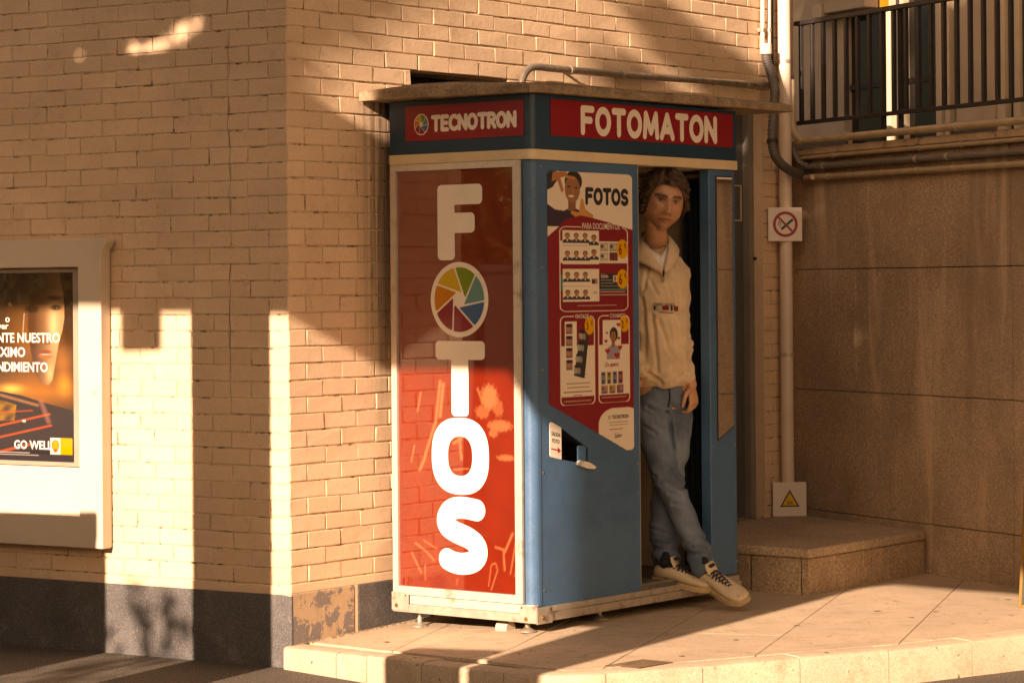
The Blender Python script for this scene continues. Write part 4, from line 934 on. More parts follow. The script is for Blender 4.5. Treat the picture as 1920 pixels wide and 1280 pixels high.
    sh2 = np.maximum(E_(U, Vv, 102.5, 834, 7, 10), P_(U, Vv, [(98, 842), (107, 842), (105, 846.5), (100, 846.5)])); c = pcol(c, sh2, (.60, .10, .015)); c = pcol(c, np.maximum(E_(U, Vv, 102.5, 834, 5.6, 8.4), 0), (.86, .45, .01))
    for k in (-3.4, -1.7, 0, 1.7, 3.4): c = pcol(c, soft(seg_d(U, Vv, (102.5 + k * 1.5, 828), (102.5 + k * .3, 842)) - .28, .5) * .8, (.60, .12, .015))
    return c * .62
fpa = lambda y: (lambda a, b: (a, y, b))
pst = painted_grid('poster', fuel_paint, px0 + .002, px1 - .002, pz0 + .002, pz1, 520, 400, fpa(.027), M_print_gloss, pf)
def txa(u, v): return (lambda a, b: (px0 + (141 - (u + a)) / ku, .0282, pz1 - (v - 508 - b) / kv))
M_pink = flat('poster_white_ink', (.66, .62, .55), .3, .8)
for t_, u_, v_, s_, al, sx_ in (('NTE NUESTRO', 113, 642, 25, 'RIGHT', .72), ('MÁXIMO', 48, 669, 25, 'RIGHT', .74), ('RENDIMIENTO', 90, 697, 25, 'RIGHT', .70), ('o', 19, 604, 19, 'RIGHT', .85), ('ver', 16, 617, 17, 'RIGHT', .9), ('GO WELL', 25, 842, 22, 'LEFT', .74)):
    word(pst, M_pink, t_, 0, 0, s_, txa(u_, v_), bold=.022 if s_ > 20 else .012, align=al, sx=sx_)

# ------------------------------------------------------------------ pipes and cables
M_pvc = simple('white_downpipe', (.70, .56, .45), .45, .08, 5, dirt=((.40, .27, .18), 12, .66))
M_gal = simple('galvanised_conduit', (.44, .37, .29), .38, .2, 26, metal=.75, dirt=((.26, .19, .13), 30, .58))
M_greypipe = simple('grey_conduit', (.17, .145, .125), .5, .15, 20)
M_tanpipe = simple('tan_conduit', (.40, .30, .19), .42, .15, 14)
M_hose = simple('corrugated_hose', (.10, .085, .075), .55, .1, 20)
def curve_pts(pts, n=8):
    P__ = [Vector(p) for p in pts]; out = []
    for i in range(len(P__) - 1):
        p0, p1, p2, p3 = P__[max(i - 1, 0)], P__[i], P__[i + 1], P__[min(i + 2, len(P__) - 1)]
        for k in range(n):
            t = k / n; out.append(.5 * ((2 * p1) + (-p0 + p2) * t + (2 * p0 - 5 * p1 + 4 * p2 - p3) * t * t + (-p0 + 3 * p1 - 3 * p2 + p3) * t ** 3))
    return out + [P__[-1]]
def pipe(name, M, pts, r, mat_, label, clamps=(), n=12, smooth_=True, group=None, wall_y=0.0):
    mb = MB(); mb.tube(curve_pts(pts) if smooth_ else pts, r, n); o = mb.build(name, mat_, smooth=50); o.matrix_world = M; tag(o, label, 'pipe', group)
    for (x, y, z, ax) in clamps:
        mb = MB()
        if ax == 'x': mb.tube([(x - .009, y, z), (x + .009, y, z)], r + .003, 12); mb.box(x - .009, x + .009, min(y, wall_y), max(y, wall_y), z - .004, z + .004)
        else: mb.tube([(x, y, z - .009), (x, y, z + .009)], r + .003, 12); mb.box(x - .004, x + .004, min(y, wall_y), max(y, wall_y), z - .009, z + .009)
        mb.build('clamp', M_alu_d, o, smooth=40)
    return o
def pb(u, v, y): x, z = plane_px(M_B, y, u, v); return (x, y, z)
def pc(u, v, y): x, z = plane_px(M_C, y, u, v); return (x, y, z)
c1, c2, c3 = pb(1070, 132, -.045), pb(1166, 141, -.045), pb(1400, 157, -.045)
pipe('steel_conduit', M_B, [pb(975, 170, -.045), pb(979, 152, -.045), pb(988, 133, -.045), pb(1004, 126, -.045), pb(1040, 129, -.045), pb(1150, 139, -.045), pb(1300, 150, -.045), pb(1445, 161, -.045)], .0165, M_gal,
     'galvanised steel conduit running along the brick wall just above the canopy', [(*c1, 'x'), (*c2, 'x'), (*c3, 'x')])
for u, dx, lab_ in ((1430, .011, 'pale vertical conduit on the brick wall left of its twin above the hose'), (1442, .010, 'pale vertical conduit on the brick wall nearest the white downpipe')):
    top = pb(u, -60, -.03); bot = pb(u, 95, -.03)
    pipe('wall_conduit', M_B, [top, (bot[0], bot[1], bot[2])], dx, M_pvc, lab_, [(bot[0], -.03, bot[2] + .10, 'z'), (bot[0], -.03, bot[2] + .30, 'z')], smooth_=False, group='pale conduits')
dp = pb(1474, 500, -.055)
zf = .203
downpipe = pipe('downpipe', M_B, [(dp[0], dp[1], zf), (dp[0], dp[1], 3.6)], .032, M_pvc, 'white downpipe in the corner between brick wall and stone wall', [(dp[0], dp[1], 1.0, 'z'), (dp[0], dp[1], 2.45, 'z')], n=20, smooth_=False)
hp = curve_pts([pb(1436, 92, -.04), pb(1437, 112, -.045), pb(1446, 140, -.06), pb(1453, 172, -.10), pb(1450, 215, -.11), pb(1448, 265, -.12), pb(1455, 295, -.13), pb(1478, 318, -.14), pb(1510, 330, -.10), pb(1530, 332, -.06)], 26)
mb = MB(); mb.tube(hp, [.0225 * (1 + .055 * (1 if (i // 2) % 2 else -1)) for i in range(len(hp))], 12); hz_ = mb.build('corrugated_hose', M_hose, smooth=60); hz_.matrix_world = M_B
tag(hz_, 'dark grey corrugated cable hose bending round in front of the white downpipe', 'hose')
mb = MB(); h0 = pb(1436, 98, -.0415); mb.tube([(h0[0], h0[1], h0[2] + .04), (h0[0], h0[1], h0[2] - .01)], .030, 14); mb.build('collar', M_pvc, hz_, smooth=40)
mb = MB(); kk = len(hp) * 5 // 9; mb.tube([hp[kk - 2], hp[kk + 2]], .0275, 14); mb.build('joint_ring', M_rubber, hz_, smooth=40)
cab = curve_pts([pb(1448, -40, -.02), pb(1448, 80, -.02), pb(1450, 130, -.03), pb(1460, 160, -.03), pb(1462, 200, -.03), pb(1462, 300, -.02)], 10)
mb = MB(); mb.tube(cab, .007, 8); cbo = mb.build('black_cable', M_rubber, smooth=50); cbo.matrix_world = M_B; tag(cbo, 'thin black cable running down the wall beside the corrugated hose', 'cable')
ycl = -.045
pipe('wall_pipe', M_C, [pc(1484, 150, ycl - .03), pc(1485, 215, ycl - .03), pc(1490, 250, ycl - .03), pc(1504, 264, ycl - .02), (.2, ycl - .01, pc(1530, 263, ycl)[2]), (1.0, ycl, 2.055), (2.9, ycl, 2.05)], .0185, M_tanpipe,
     'topmost tan pipe along the stone wall with its left end bent upward', [(.55, ycl, 2.06, 'x'), (1.42, ycl, 2.054, 'x')])
pipe('wall_pipe', M_C, [(-.02, -.022, 1.972), (.6, -.022, 1.974), (2.9, -.022, 1.972)], .011, M_tanpipe, 'thin tan pipe tucked right under the stone coping', [(.40, -.022, 1.973, 'x'), (1.1, -.022, 1.973, 'x'), (1.42, -.022, 1.973, 'x')])
pipe('wall_pipe', M_C, [pc(1486, 268, -.05), pc(1489, 285, -.05), pc(1498, 302, -.04), pc(1516, 312, -.03), (.35, -.025, 1.926), (2.9, -.025, 1.918)], .0145, M_greypipe, 'dark grey pipe bending up into the corner, second lowest on the stone wall', [(.32, -.025, 1.926, 'x'), (1.08, -.025, 1.923, 'x'), (1.32, -.025, 1.922, 'x')])
pipe('wall_pipe', M_C, [pc(1524, 332, -.05), (.4, -.028, 1.872), (2.9, -.028, 1.862)], .0135, M_tanpipe, 'lowest tan pipe on the stone wall, joined to the corrugated hose', [(.36, -.028, 1.872, 'x'), (1.1, -.028, 1.869, 'x')])

# ------------------------------------------------------------------ signs by the downpipe
def sign_plate(name, label, u0, u1, v0, v1, stand_z=None):
    wp = M_B @ Vector((dp[0], dp[1], 0)); xd = V2(.985, .174); org = V2(wp.x, wp.y) + V2(.174, -.985) * .036; M = frame_matrix(org, xd)
    x0, z1 = plane_px(M, 0, u0, v0); x1, z0 = plane_px(M, 0, u1, v1)
    if stand_z is not None: z0 = stand_z
    root = empty(name, M, label, 'sign'); mb = MB(); mb.box(x0, x1, -.003, .0, z0, z1, c=.001); pl = mb.build('plate', simple('sign_plate_white', (.72, .62, .54), .4, .04, 5), root)
    mb = MB(); xm = (x0 + x1) / 2; mb.box(xm - .03, xm + .03, .0005, .0045, (z0 + z1) / 2 - .012, (z0 + z1) / 2 + .012); mb.build('clip', M_alu_d, root)
    return pl, (x0 + x1) / 2, (z0 + z1) / 2, (x1 - x0)
pl, sx_, sz_, sw_ = sign_plate('no_smoking_sign', 'white square no smoking sign fixed to the white downpipe', 1440, 1504, 389, 452)
k = sw_ / 64.0; f1, f2, f3 = fs_(.0038), fs_(.0046), fs_(.0054)
mb = MB()
def bar_d(a, b, p, q, w): return seg_d(a, b, p, q) - w
sheet(mb, lambda a, b: np.minimum.reduce([bar_d(a, b, (sx_ - 6 * k, sz_ - 8 * k), (sx_ + 13 * k, sz_ + 8 * k), 2.3 * k), bar_d(a, b, (sx_ - 14 * k, sz_ - 2 * k), (sx_ - 11 * k, sz_ + 7 * k), .7 * k), bar_d(a, b, (sx_ - 10.5 * k, sz_ - 5 * k), (sx_ - 8 * k, sz_ + 4 * k), .7 * k)]), sx_ - 18 * k, sx_ + 18 * k, sz_ - 16 * k, sz_ + 16 * k, 60, f1); mb.build('cigarette', M_ink, pl)
mb = MB(); sheet(mb, lambda a, b: np.minimum(np.abs(np.hypot(a - sx_, b - sz_) - 20.8 * k) - 2.6 * k, np.maximum(bar_d(a, b, (sx_ - 15 * k, sz_ + 15 * k), (sx_ + 15 * k, sz_ - 15 * k), 1.9 * k), np.hypot(a - sx_, b - sz_) - 20 * k)), sx_ - 26 * k, sx_ + 26 * k, sz_ - 26 * k, sz_ + 26 * k, 70, f2); mb.build('prohibition_ring', flat('sign_red', (.30, .012, .02), .4), pl)
pl, sx_, sz_, sw_ = sign_plate('warning_sign', 'white sign with yellow EX triangle standing on the stone landing', 1449, 1512, 904, 966, .2035); k = sw_ / 64.0
tri = [(sx_ - 19 * k, sz_ - 14 * k), (sx_ + 19 * k, sz_ - 14 * k), (sx_, sz_ + 18 * k)]; tri2 = [(sx_ - 14.6 * k, sz_ - 11.5 * k), (sx_ + 14.6 * k, sz_ - 11.5 * k), (sx_, sz_ + 12.8 * k)]
mb = MB(); mb.add([f1(*p) for p in tri], [(0, 1, 2)]); mb.build('triangle_edge', M_ink, pl)
mb = MB(); mb.add([f2(*p) for p in tri2], [(0, 1, 2)]); mb.build('triangle', flat('sign_yellow', (.70, .40, .03), .4), pl)
mb = MB(); font_text(mb, 'EX', sx_, sz_ - 9.5 * k, .0235, f3, bold=.02, align='CENTER'); mb.build('lettering', M_ink, pl)

# ------------------------------------------------------------------ balcony railing and the house front behind it
M_rail = simple('railing_paint', (.022, .018, .016), .55, .2, 30, dirt=((.07, .05, .035), 40, .62))
rl = empty('balcony_railing', M_C, 'dark brown metal balcony railing on top of the stone wall', 'railing')
ry = .03
mb = MB(); mb.box(.0, 3.9, ry - .016, ry + .016, 2.640, 2.662, c=.002); mb.build('top_rail', M_rail, rl)
mb = MB(); mb.box(.0, 3.9, ry - .010, ry + .010, 2.143, 2.163, c=.002); mb.build('bottom_rail', M_rail, rl)
bar_me = None
for i in range(39):
    x = .045 + i * .0985
    if bar_me is None: m_ = MB(); m_.box(-.0095, .0095, -.0095, .0095, 2.1632, 2.6398, c=.001); bar_me = m_.mesh('bar', M_rail)
    o = bpy.data.objects.new('bar', bar_me); link(o, rl); o.location = (x + random.uniform(-.001, .001), ry, 0)
for x in (.72, .86, 2.2, 3.6):
    mb = MB(); mb.box(x - .011, x + .011, ry + .0105, ry + .028, 2.0225, 2.1435 + .5); mb.build('stanchion', M_rail, rl)
FY = 1.05
hs = empty('house_front', M_C, 'pale house front with dark glass doors behind the balcony railing', 'building')
M_pale = simple('pale_render', (.50, .38, .28), .85, .10, 5, 140, .2, .001)
M_frm = simple('window_frame_cream', (.58, .45, .32), .5, .06, 6)
def fx(u): return plane_px(M_C, FY, u, 120)[0]
mb = MB(); mb.box(-1.5, 5.0, FY + .14, FY + .3, 1.5, 4.6); mb.build('rear_wall', M_black, hs)
for u0, u1 in ((1440, 1582), (1792, 1862), (2040, 2150)):
    mb = MB(); mb.box(fx(u0), fx(u1), FY, FY + .13, 1.9, 3.3, c=.002); mb.build('wall_panel', M_pale, hs)
for u0, u1 in ((1583, 1655), (1666, 1683), (1691, 1750), (1761, 1767), (1777, 1791), (1881, 1895), (1909, 2039)):
    mb = MB(); mb.box(fx(u0), fx(u1), FY + .05, FY + .056, 1.9, 3.3); mb.build('glass_pane', M_dark_glass, hs)
for u0, u1 in ((1656, 1665), (1684, 1690), (1751, 1760), (1768, 1776), (1866, 1880), (1896, 1908)):
    mb = MB(); mb.box(fx(u0), fx(u1), FY + .01, FY + .09, 1.9, 3.3, c=.003); mb.build('window_frame', M_frm, hs)
for u0, u1 in ((1583, 1655), (1691, 1750), (1909, 2039)):
    for zz in (2.42, 2.98): mb = MB(); mb.box(fx(u0), fx(u1), FY + .035, FY + .049, zz, zz + .03, c=.002); mb.build('glazing_bar', M_rail, hs)
for u0, u1 in ((1476, 1590), (1786, 1868)):
    mb = MB(); mb.box(fx(u0), fx(u1), FY - .02, FY - .001, 1.95, 2.14, c=.003); mb.build('skirting', simple('skirting_brown', (.10, .07, .05), .7), hs)
mb = MB(); zl0, zl1 = plane_px(M_C, FY - .12, 1520, 36)[1], plane_px(M_C, FY - .12, 1520, 12)[1]
mb.box(-1.2, fx(1572), FY - .12, FY - .005, zl0, zl1, c=.004); mb.build('lintel', M_frm, hs)
mb = MB(); mb.box(fx(1573), fx(1650), FY - .10, FY - .005, zl0 + .02, zl1 + .03, c=.004); mb.build('lintel', M_pale, hs)
mb = MB(); mb.box(-1.2, fx(1650), FY - .14, FY - .005, zl1 + .06, zl1 + .14, c=.004); mb.build('lintel', M_pale, hs)
lx, lz = plane_px(M_C, .35, 1658, 6); mb = MB(); mb.box(lx - .018, lx + .018, .33, .37, lz - .035, lz + .10, c=.006)
t = NT('amber_glass'); t.base((.75, .32, .02)); t.set(Roughness=.25, Emission_Color=(1.0, .45, .05), Emission_Strength=.35)
lan = mb.build('lantern', t.m); lan.matrix_world = M_C; tag(lan, 'small amber glass lantern above the railing', 'lantern')
mb = MB(); mb.tube([(lx, .35, 2.0225), (lx, .35, lz - .034)], .008); mb.build('stem', M_rail, lan)
terr = MB(); terr.box(-1.0, 5.0, .451, 1.3, 1.85, 2.0); to = terr.build('terrace', M_gap); to.matrix_world = M_C; tag(to, kind='structure')

# ------------------------------------------------------------------ pavement board cut by the right edge
pbp = ground(1909, 1139); sb = empty('pavement_board', frame_matrix(V2(pbp.x, pbp.y), V2(.80, -.60)), 'dark pavement board with a yellow edge at the right border', 'sign board')
M_yel = simple('yellow_edge', (.20, .11, .015), .6, .1, 10); lean = Matrix.Rotation(rad(-7), 4, 'X')
mb = MB(); mb.box(.006, .594, .004, .016, .012, .868, M=lean); mb.build('panel', simple('board_black', (.03, .03, .032), .6), sb)
for b_ in ((0, .014, 0, .02, 0, .88), (.586, .60, 0, .02, 0, .88), (.0142, .5858, 0, .02, 0, .014), (.0142, .5858, 0, .02, .866, .88)):
    mb = MB(); mb.box(*b_, c=.002, M=lean); mb.build('frame_bar', M_yel, sb)
back = Matrix.Translation((0, .19, 0)) @ Matrix.Rotation(rad(5.2), 4, 'X')
for x in (0.02, .56): mb = MB(); mb.box(x, x + .02, 0, .016, 0, .86, M=back); mb.build('leg', M_yel, sb)
# ------------------------------------------------------------------ man leaning in the doorway of the booth
from mathutils.bvhtree import BVHTree
PD = 11.22
def W(u, v, dy=0.0): return at_depth(u, v, PD + dy)
M_px = PD / FPX                                            # metres per photo pixel at his depth
man = empty('person', Matrix.Translation((W(1243, 1090).x, W(1243, 1090, -.05).y, .1146)), 'man in cream half-zip sweatshirt and jeans leaning in the booth doorway', 'person')
MANI = man.matrix_world.inverted()
def loft(mb, rings, n=28):
    """rings: (centre, half width, half depth, yaw) of level ellipses, bottom to top"""
    vs_ = []
    for c_, rx, ry_, yaw, *ex in rings:
        e = ex[0] if ex else 2.0
        for k in range(n):
            a = 2 * math.pi * k / n; ca, sa = math.cos(a), math.sin(a); ca = math.copysign(abs(ca) ** (2 / e), ca); sa = math.copysign(abs(sa) ** (2 / e), sa)
            x, y = rx * ca, ry_ * sa; vs_.append(c_ + Vector((x * math.cos(yaw) - y * math.sin(yaw), x * math.sin(yaw) + y * math.cos(yaw), 0)))
    N_ = len(rings); fs = [(i * n + k, i * n + (k + 1) % n, (i + 1) * n + (k + 1) % n, (i + 1) * n + k) for i in range(N_ - 1) for k in range(n)]
    mb.add(vs_, fs + [tuple(range(n - 1, -1, -1)), tuple(range((N_ - 1) * n, N_ * n))])
def limb(mb, pts, r, n=18, k=6, flat=1.0, up=None):
    P__ = curve_pts(pts, k); m = len(P__); rr = []
    for i in range(m):
        t = i / k; j = min(int(t), len(r) - 2); f = t - j; f = f * f * (3 - 2 * f); rr.append(r[j] * (1 - f) + r[j + 1] * f)
    # rounded ends
    d0 = (P__[0] - P__[1]).normalized(); d1 = (P__[-1] - P__[-2]).normalized()
    P__ = [P__[0] + d0 * rr[0] * .8, P__[0] + d0 * rr[0] * .5] + P__ + [P__[-1] + d1 * rr[-1] * .5, P__[-1] + d1 * rr[-1] * .8]; rr = [rr[0] * .35, rr[0] * .8] + rr + [rr[-1] * .8, rr[-1] * .35]
    mb.tube(P__, rr, n, flat=flat, up=up)
def fuse(mb, name, voxel, mat_, parent, deform=None, smooth_it=4):
    """voxel-join the overlapping volumes into one continuous surface"""
    o = mb.build(name + '_raw', mat_, None); rm = o.modifiers.new('r', 'REMESH'); rm.mode = 'VOXEL'; rm.voxel_size = voxel; rm.use_smooth_shade = True
    if smooth_it: sm_ = o.modifiers.new('s', 'SMOOTH'); sm_.factor = .5; sm_.iterations = smooth_it
    dg = bpy.context.evaluated_depsgraph_get(); dg.update(); me = bpy.data.meshes.new_from_object(o.evaluated_get(dg), depsgraph=dg); bpy.data.objects.remove(o); me.name = name
    co = np.empty(len(me.vertices) * 3); me.vertices.foreach_get('co', co); co = co.reshape(-1, 3)
    if deform is not None:
        no = np.empty(len(me.vertices) * 3); me.vertices.foreach_get('normal', no); co = deform(co, no.reshape(-1, 3))
    Mi = np.array(MANI); loc = co @ Mi[:3, :3].T + Mi[:3, 3]; me.vertices.foreach_set('co', loc.ravel()); me.polygons.foreach_set('use_smooth', [True] * len(me.polygons))
    me.materials.clear(); me.materials.append(mat_); me.update(); r = bpy.data.objects.new(name, me); link(r, parent); return r, co
def place(o):                                              # parts modelled in world space, hung under the person
    o.parent = man; o.matrix_parent_inverse = MANI.copy(); return o
# --- head, modelled about the point between the eyes; x to his left (picture right), y forward, z up
HO = at_depth(1254, 377, 10.97); HS = 1.10
hf = Vector((.20, -.97, -.05)).normalized(); hu = Vector((.15, .0, 1.0)); hu = (hu - hf * hu.dot(hf)).normalized(); hr = hu.cross(hf)
HM = np.array((hr, hf, hu)).T
def head_world(p): return np.array(HO) + (np.asarray(p) * HS) @ HM.T
def sm01(x): x = np.clip(x, 0, 1); return x * x * (3 - 2 * x)
def head_shape(nu=132, nv=110):
    th = np.linspace(0, 2 * np.pi, nu, endpoint=False); ph = np.linspace(.02, np.pi - .02, nv); TH, PH = np.meshgrid(th, ph)
    d = np.stack([np.sin(PH) * np.sin(TH), np.sin(PH) * np.cos(TH), np.cos(PH)], -1)
    x, y, z = d[..., 0] * .0765, d[..., 1] * .096, d[..., 2] * .120 - .004
    low = sm01((-z - .005) / .105)                         # jaw and chin
    x = x * (1 - .31 * low ** 2.5); y = np.where(y > 0, y * (1 - .05 * low), y * (1 - .62 * low))
    x = x * (1 + .06 * np.exp(-((z + .065) / .028) ** 2) * (np.abs(d[..., 0]) > .35))        # jaw corners
    y = y - .096 + .012; y = np.where(True, y, y)
    fr = sm01((y + .055) / .05)                            # front of the face
    flatf = np.exp(-(x / .05) ** 2)
    y = y - .004 * fr * np.exp(-((z - .05) / .03) ** 2)
    g = lambda cx_, cz, sx, sz: np.exp(-((x - cx_) / sx) ** 2 - ((z - cz) / sz) ** 2)
    y = y + fr * (.0065 * (g(.030, .019, .020, .0075) + g(-.030, .019, .020, .0075)) + .004 * g(0, .018, .012, .010))     # brow
    y = y - fr * (.0150 * (g(.031, .000, .0155, .0105) + g(-.031, .000, .0155, .0105)))                               # sockets
    nz = np.clip((.012 - z) / .052, 0, 1); ridge = np.where((z < .014) & (z > -.052), nz, 0) * 1.0
    y = y + fr * (.0245 * ridge ** 1.15 + .004 * (z < .014) * (z > -.05)) * np.exp(-(x / (.0075 + .006 * ridge)) ** 2) * sm01((z + .056) / .010)
    y = y + fr * .007 * (g(.012, -.043, .006, .007) + g(-.012, -.043, .006, .007))                                   # nostrils
    y = y + fr * .004 * (g(.045, -.024, .016, .018) + g(-.045, -.024, .016, .018)) - fr * .004 * (g(.036, -.060, .014, .02) + g(-.036, -.060, .014, .02))
    y = y + fr * (.0062 * g(0, -.0665, .020, .0050) + .0068 * g(0, -.0765, .018, .0055) - .0050 * g(0, -.0712, .020, .0022) - .003 * g(0, -.087, .018, .006) + .0085 * g(0, -.105, .018, .014))
    P = np.stack([x, y, z], -1); return P
hp_ = head_shape(); nv_, nu_ = hp_.shape[:2]
def add_head(mb):
    vs_ = head_world(hp_.reshape(-1, 3)).tolist(); fs = [(j * nu_ + i, j * nu_ + (i + 1) % nu_, (j + 1) * nu_ + (i + 1) % nu_, (j + 1) * nu_ + i) for j in range(nv_ - 1) for i in range(nu_)]
    mb.add(vs_, fs + [tuple(range(nu_)), tuple(range((nv_ - 1) * nu_, nv_ * nu_))])
    for s in (-1, 1):                                      # ears
        e = [head_world((s * .072, -.078, -.030)), head_world((s * .080, -.084, -.010)), head_world((s * .081, -.088, .010))]; mb.tube(e, [.010 * HS, .016 * HS, .013 * HS], 12, flat=.55, up=tuple(hf))
# --- body under the clothes, with neck, hands and legs, in one surface
bd = MB(); add_head(bd)
limb(bd, [tuple(head_world((-.004, -.095, -.045))), tuple(head_world((-.010, -.098, -.10))), tuple(W(1231, 462, .02)), tuple(W(1230, 490, .03))], [.050, .046, .050, .072])
loft(bd, [(W(1243, 765), .10, .085, .2), (W(1242, 730), .13, .095, .2), (W(1240, 690), .12, .09, .2), (W(1234, 620), .125, .095, .25), (W(1231, 550), .145, .10, .25), (W(1230, 505, .01), .15, .085, .25), (W(1230, 487, .02), .10, .07, .25), (W(1231, 475, .02), .06, .06, .25)])
AL = [W(1265, 508, .0), W(1271, 570, .03), W(1276, 640, .02), W(1285, 690, -.02), W(1296, 722, -.04)]
AR = [W(1186, 510, .05), W(1172, 580, .05), W(1168, 640, .0), W(1186, 674, -.09), W(1204, 702, -.125)]
limb(bd, [tuple(p) for p in AL], [.036, .034, .030, .027, .025]); limb(bd, [tuple(p) for p in AR], [.036, .034, .030, .028, .026])
LF = [W(1222, 758, -.03), W(1230, 830, -.07), W(1253, 902, -.11), W(1288, 985, -.15), W(1314, 1050, -.17)]     # leg crossed in front
LB = [W(1264, 758, .03), W(1262, 830, .03), W(1250, 900, .01), W(1243, 985, -.03), W(1246, 1050, -.07)]
limb(bd, [tuple(p) for p in LF], [.058, .048, .040, .034, .030]); limb(bd, [tuple(p) for p in LB], [.060, .050, .042, .036, .032])
def hand(mb, wrist, down, side, front, curl, s=1.0, spread=.0):
    """palm with five fingers; down = towards the fingertips, side = towards the thumb, front = the way the fingers curl"""
    wrist, down, side, front = Vector(wrist), Vector(down).normalized(), Vector(side).normalized(), Vector(front).normalized()
    pal = [wrist, wrist + down * .03 * s, wrist + down * .062 * s, wrist + down * .088 * s]
    mb.tube(pal, [.022 * s, .032 * s, .038 * s, .034 * s], 16, flat=.42, up=tuple(side))
    for k, (o, l_) in enumerate(((.027, .072), (.0095, .080), (-.0085, .074), (-.0255, .060))):
        p = wrist + down * .078 * s + side * o * s; d = (down + side * (o * spread)).normalized(); pts = [p]; ang = .12
        for q, f in enumerate((.44, .32, .26)):
            ang += curl * (.5 + .35 * q) + .06 * k; pts.append(pts[-1] + (d * math.cos(ang) + front * math.sin(ang)) * l_ * f * s)
        limb(mb, [tuple(x) for x in pts], [.0092 * s, .0086 * s, .0080 * s, .0068 * s], 10, 4)
    p = wrist + down * .022 * s + side * .024 * s; t1 = p + (down * .6 + side * .75 + front * .25) * .036 * s; t2 = t1 + (down * .95 + side * .15 + front * .35) * .032 * s; t3 = t2 + (down * .95 - side * .05 + front * .4) * .024 * s
    limb(mb, [tuple(x) for x in (p, t1, t2, t3)], [.0125 * s, .0115 * s, .0098 * s, .0075 * s], 10, 4)
hand(bd, W(1297, 722, -.045), (.10, -.10, -1), (-.55, -.83, 0), (-.7, .5, 0), .55, .92, 1.5)
hand(bd, W(1204, 702, -.122), (.22, .80, -.70), (-.5, -.7, -.4), (.1, .9, -.3), .9, .60)
t = NT('skin'); at_ = t.node('ShaderNodeAttribute'); at_.attribute_name = 'Col'; t.base(t.mix(t.ramp(t.noise(160, 4, .7), .38, .66, 0, .40), at_.outputs['Color'], (.30, .135, .075))); t.set(Roughness=.5, Subsurface_Weight=.06); t.b.inputs['Subsurface Radius'].default_value = (.01, .004, .002); t.b.inputs['Subsurface Scale'].default_value = .5
M_skin = t.m
body, bco = fuse(bd, 'body', .003, M_skin, man, smooth_it=1)
hl = (bco - np.array(HO)) @ HM / HS; X, Y_, Z = hl.T; fr = (Y_ > -.05) & (np.abs(X) < .09) & (np.abs(Z) < .14)
colr = np.tile(np.array((.60, .32, .19)), (len(bco), 1))
def blend(k, c_): global colr; k = np.clip(k, 0, 1)[:, None] * fr[:, None]; colr = colr * (1 - k) + np.array(c_) * k
gg = lambda cx_, cz, sx, sz: np.exp(-((X - cx_) / sx) ** 2 - ((Z - cz) / sz) ** 2)
blend(.35 * (gg(.04, -.03, .02, .02) + gg(-.04, -.03, .02, .02) + gg(0, -.04, .014, .014)), (.56, .22, .13))
blend(.38 * sm01((-Z - .05) / .03) * (1 - .0 * X), (.25, .13, .075)); blend(.45 * gg(0, -.060, .028, .006), (.20, .10, .06))               # stubble
blend(np.where(np.abs(Z + .0715) < .0105, 1, 0) * (np.abs(X) < .024 - 40 * np.maximum(0, np.abs(Z + .0715) - .006) ** 1.5 * 10) * .8, (.36, .13, .095)); blend(gg(0, -.0715, .022, .0020) * 1.1, (.10, .035, .03))
for s in (-1, 1):
    e = (X - s * .031) / .0165; lid = np.sqrt(np.clip(1 - e * e, 0, 1)); inside = (np.abs(e) < 1) & (np.abs(Z - .0005) < .0055 * lid + .0004)
    blend(inside * .85, (.30, .22, .17)); blend((np.hypot((X - s * .031 + .001), Z - .001) < .0058) & inside, (.045, .026, .016)); blend((np.abs(e) < 1.05) & (np.abs(Z - .0005 - .0058 * lid) < .0016), (.03, .016, .012))
    bz_ = .0185 + .004 * (1 - ((X - s * .034) / .024) ** 2); blend(1.5 * np.exp(-((Z - bz_ + .004) / .0050) ** 2) * (np.abs(X - s * .032) < .022), (.035, .02, .014))
    blend(.75 * gg(s * .031, .003, .021, .012) * (~inside), (.20, .085, .05))
    blend(gg(s * .0105, -.0515, .0045, .0028) * .9, (.12, .04, .03))
ca = body.data.color_attributes.new('Col', 'FLOAT_COLOR', 'POINT'); ca.data.foreach_set('color', np.concatenate([colr, np.ones((len(colr), 1))], 1).astype(np.float32).ravel())
# --- hair: a cap of scalp and many swept locks
M_hair = NT('hair'); _c = M_hair.mix(M_hair.ramp(M_hair.noise(45, 2), .35, .65), (.020, .010, .005), (.115, .056, .022)); M_hair.base(_c); M_hair.set(Roughness=.62); M_hair = M_hair.m
hb = MB(); rg = np.random.default_rng(4)
def scalp(az, el, lift):                                   # az 0 = forehead, + towards his left
    d = np.array((math.sin(az) * math.cos(el), math.cos(az) * math.cos(el), math.sin(el))); p = d * np.array((.0770, .096, .110)); p[1] -= .084; p[2] -= .002; n_ = d / np.array((.0775, .096, .12)); n_ /= np.linalg.norm(n_); return p + n_ * lift, n_
nc, ne = 40, 14; vs_ = []
for j in range(ne + 1):
    for i in range(nc):
        az = 2 * math.pi * i / nc; a_ = abs((az + math.pi) % (2 * math.pi) - math.pi); lo = rad(33) - sm01((a_ - .70) / .55) * rad(60)
        el = lo + (math.pi / 2 - lo) * (j / ne); p, _ = scalp(az, el, .010 + .006 * math.sin(az * 7 + j)); vs_.append(head_world(p))
hb.add(vs_, [(j * nc + i, j * nc + (i + 1) % nc, (j + 1) * nc + (i + 1) % nc, (j + 1) * nc + i) for j in range(ne) for i in range(nc)] + [tuple(range(nc)), tuple(range(ne * nc, ne * nc + nc))])
hair = hb.build('hair', M_hair, None, smooth=80); place(hair)
lk = MB()
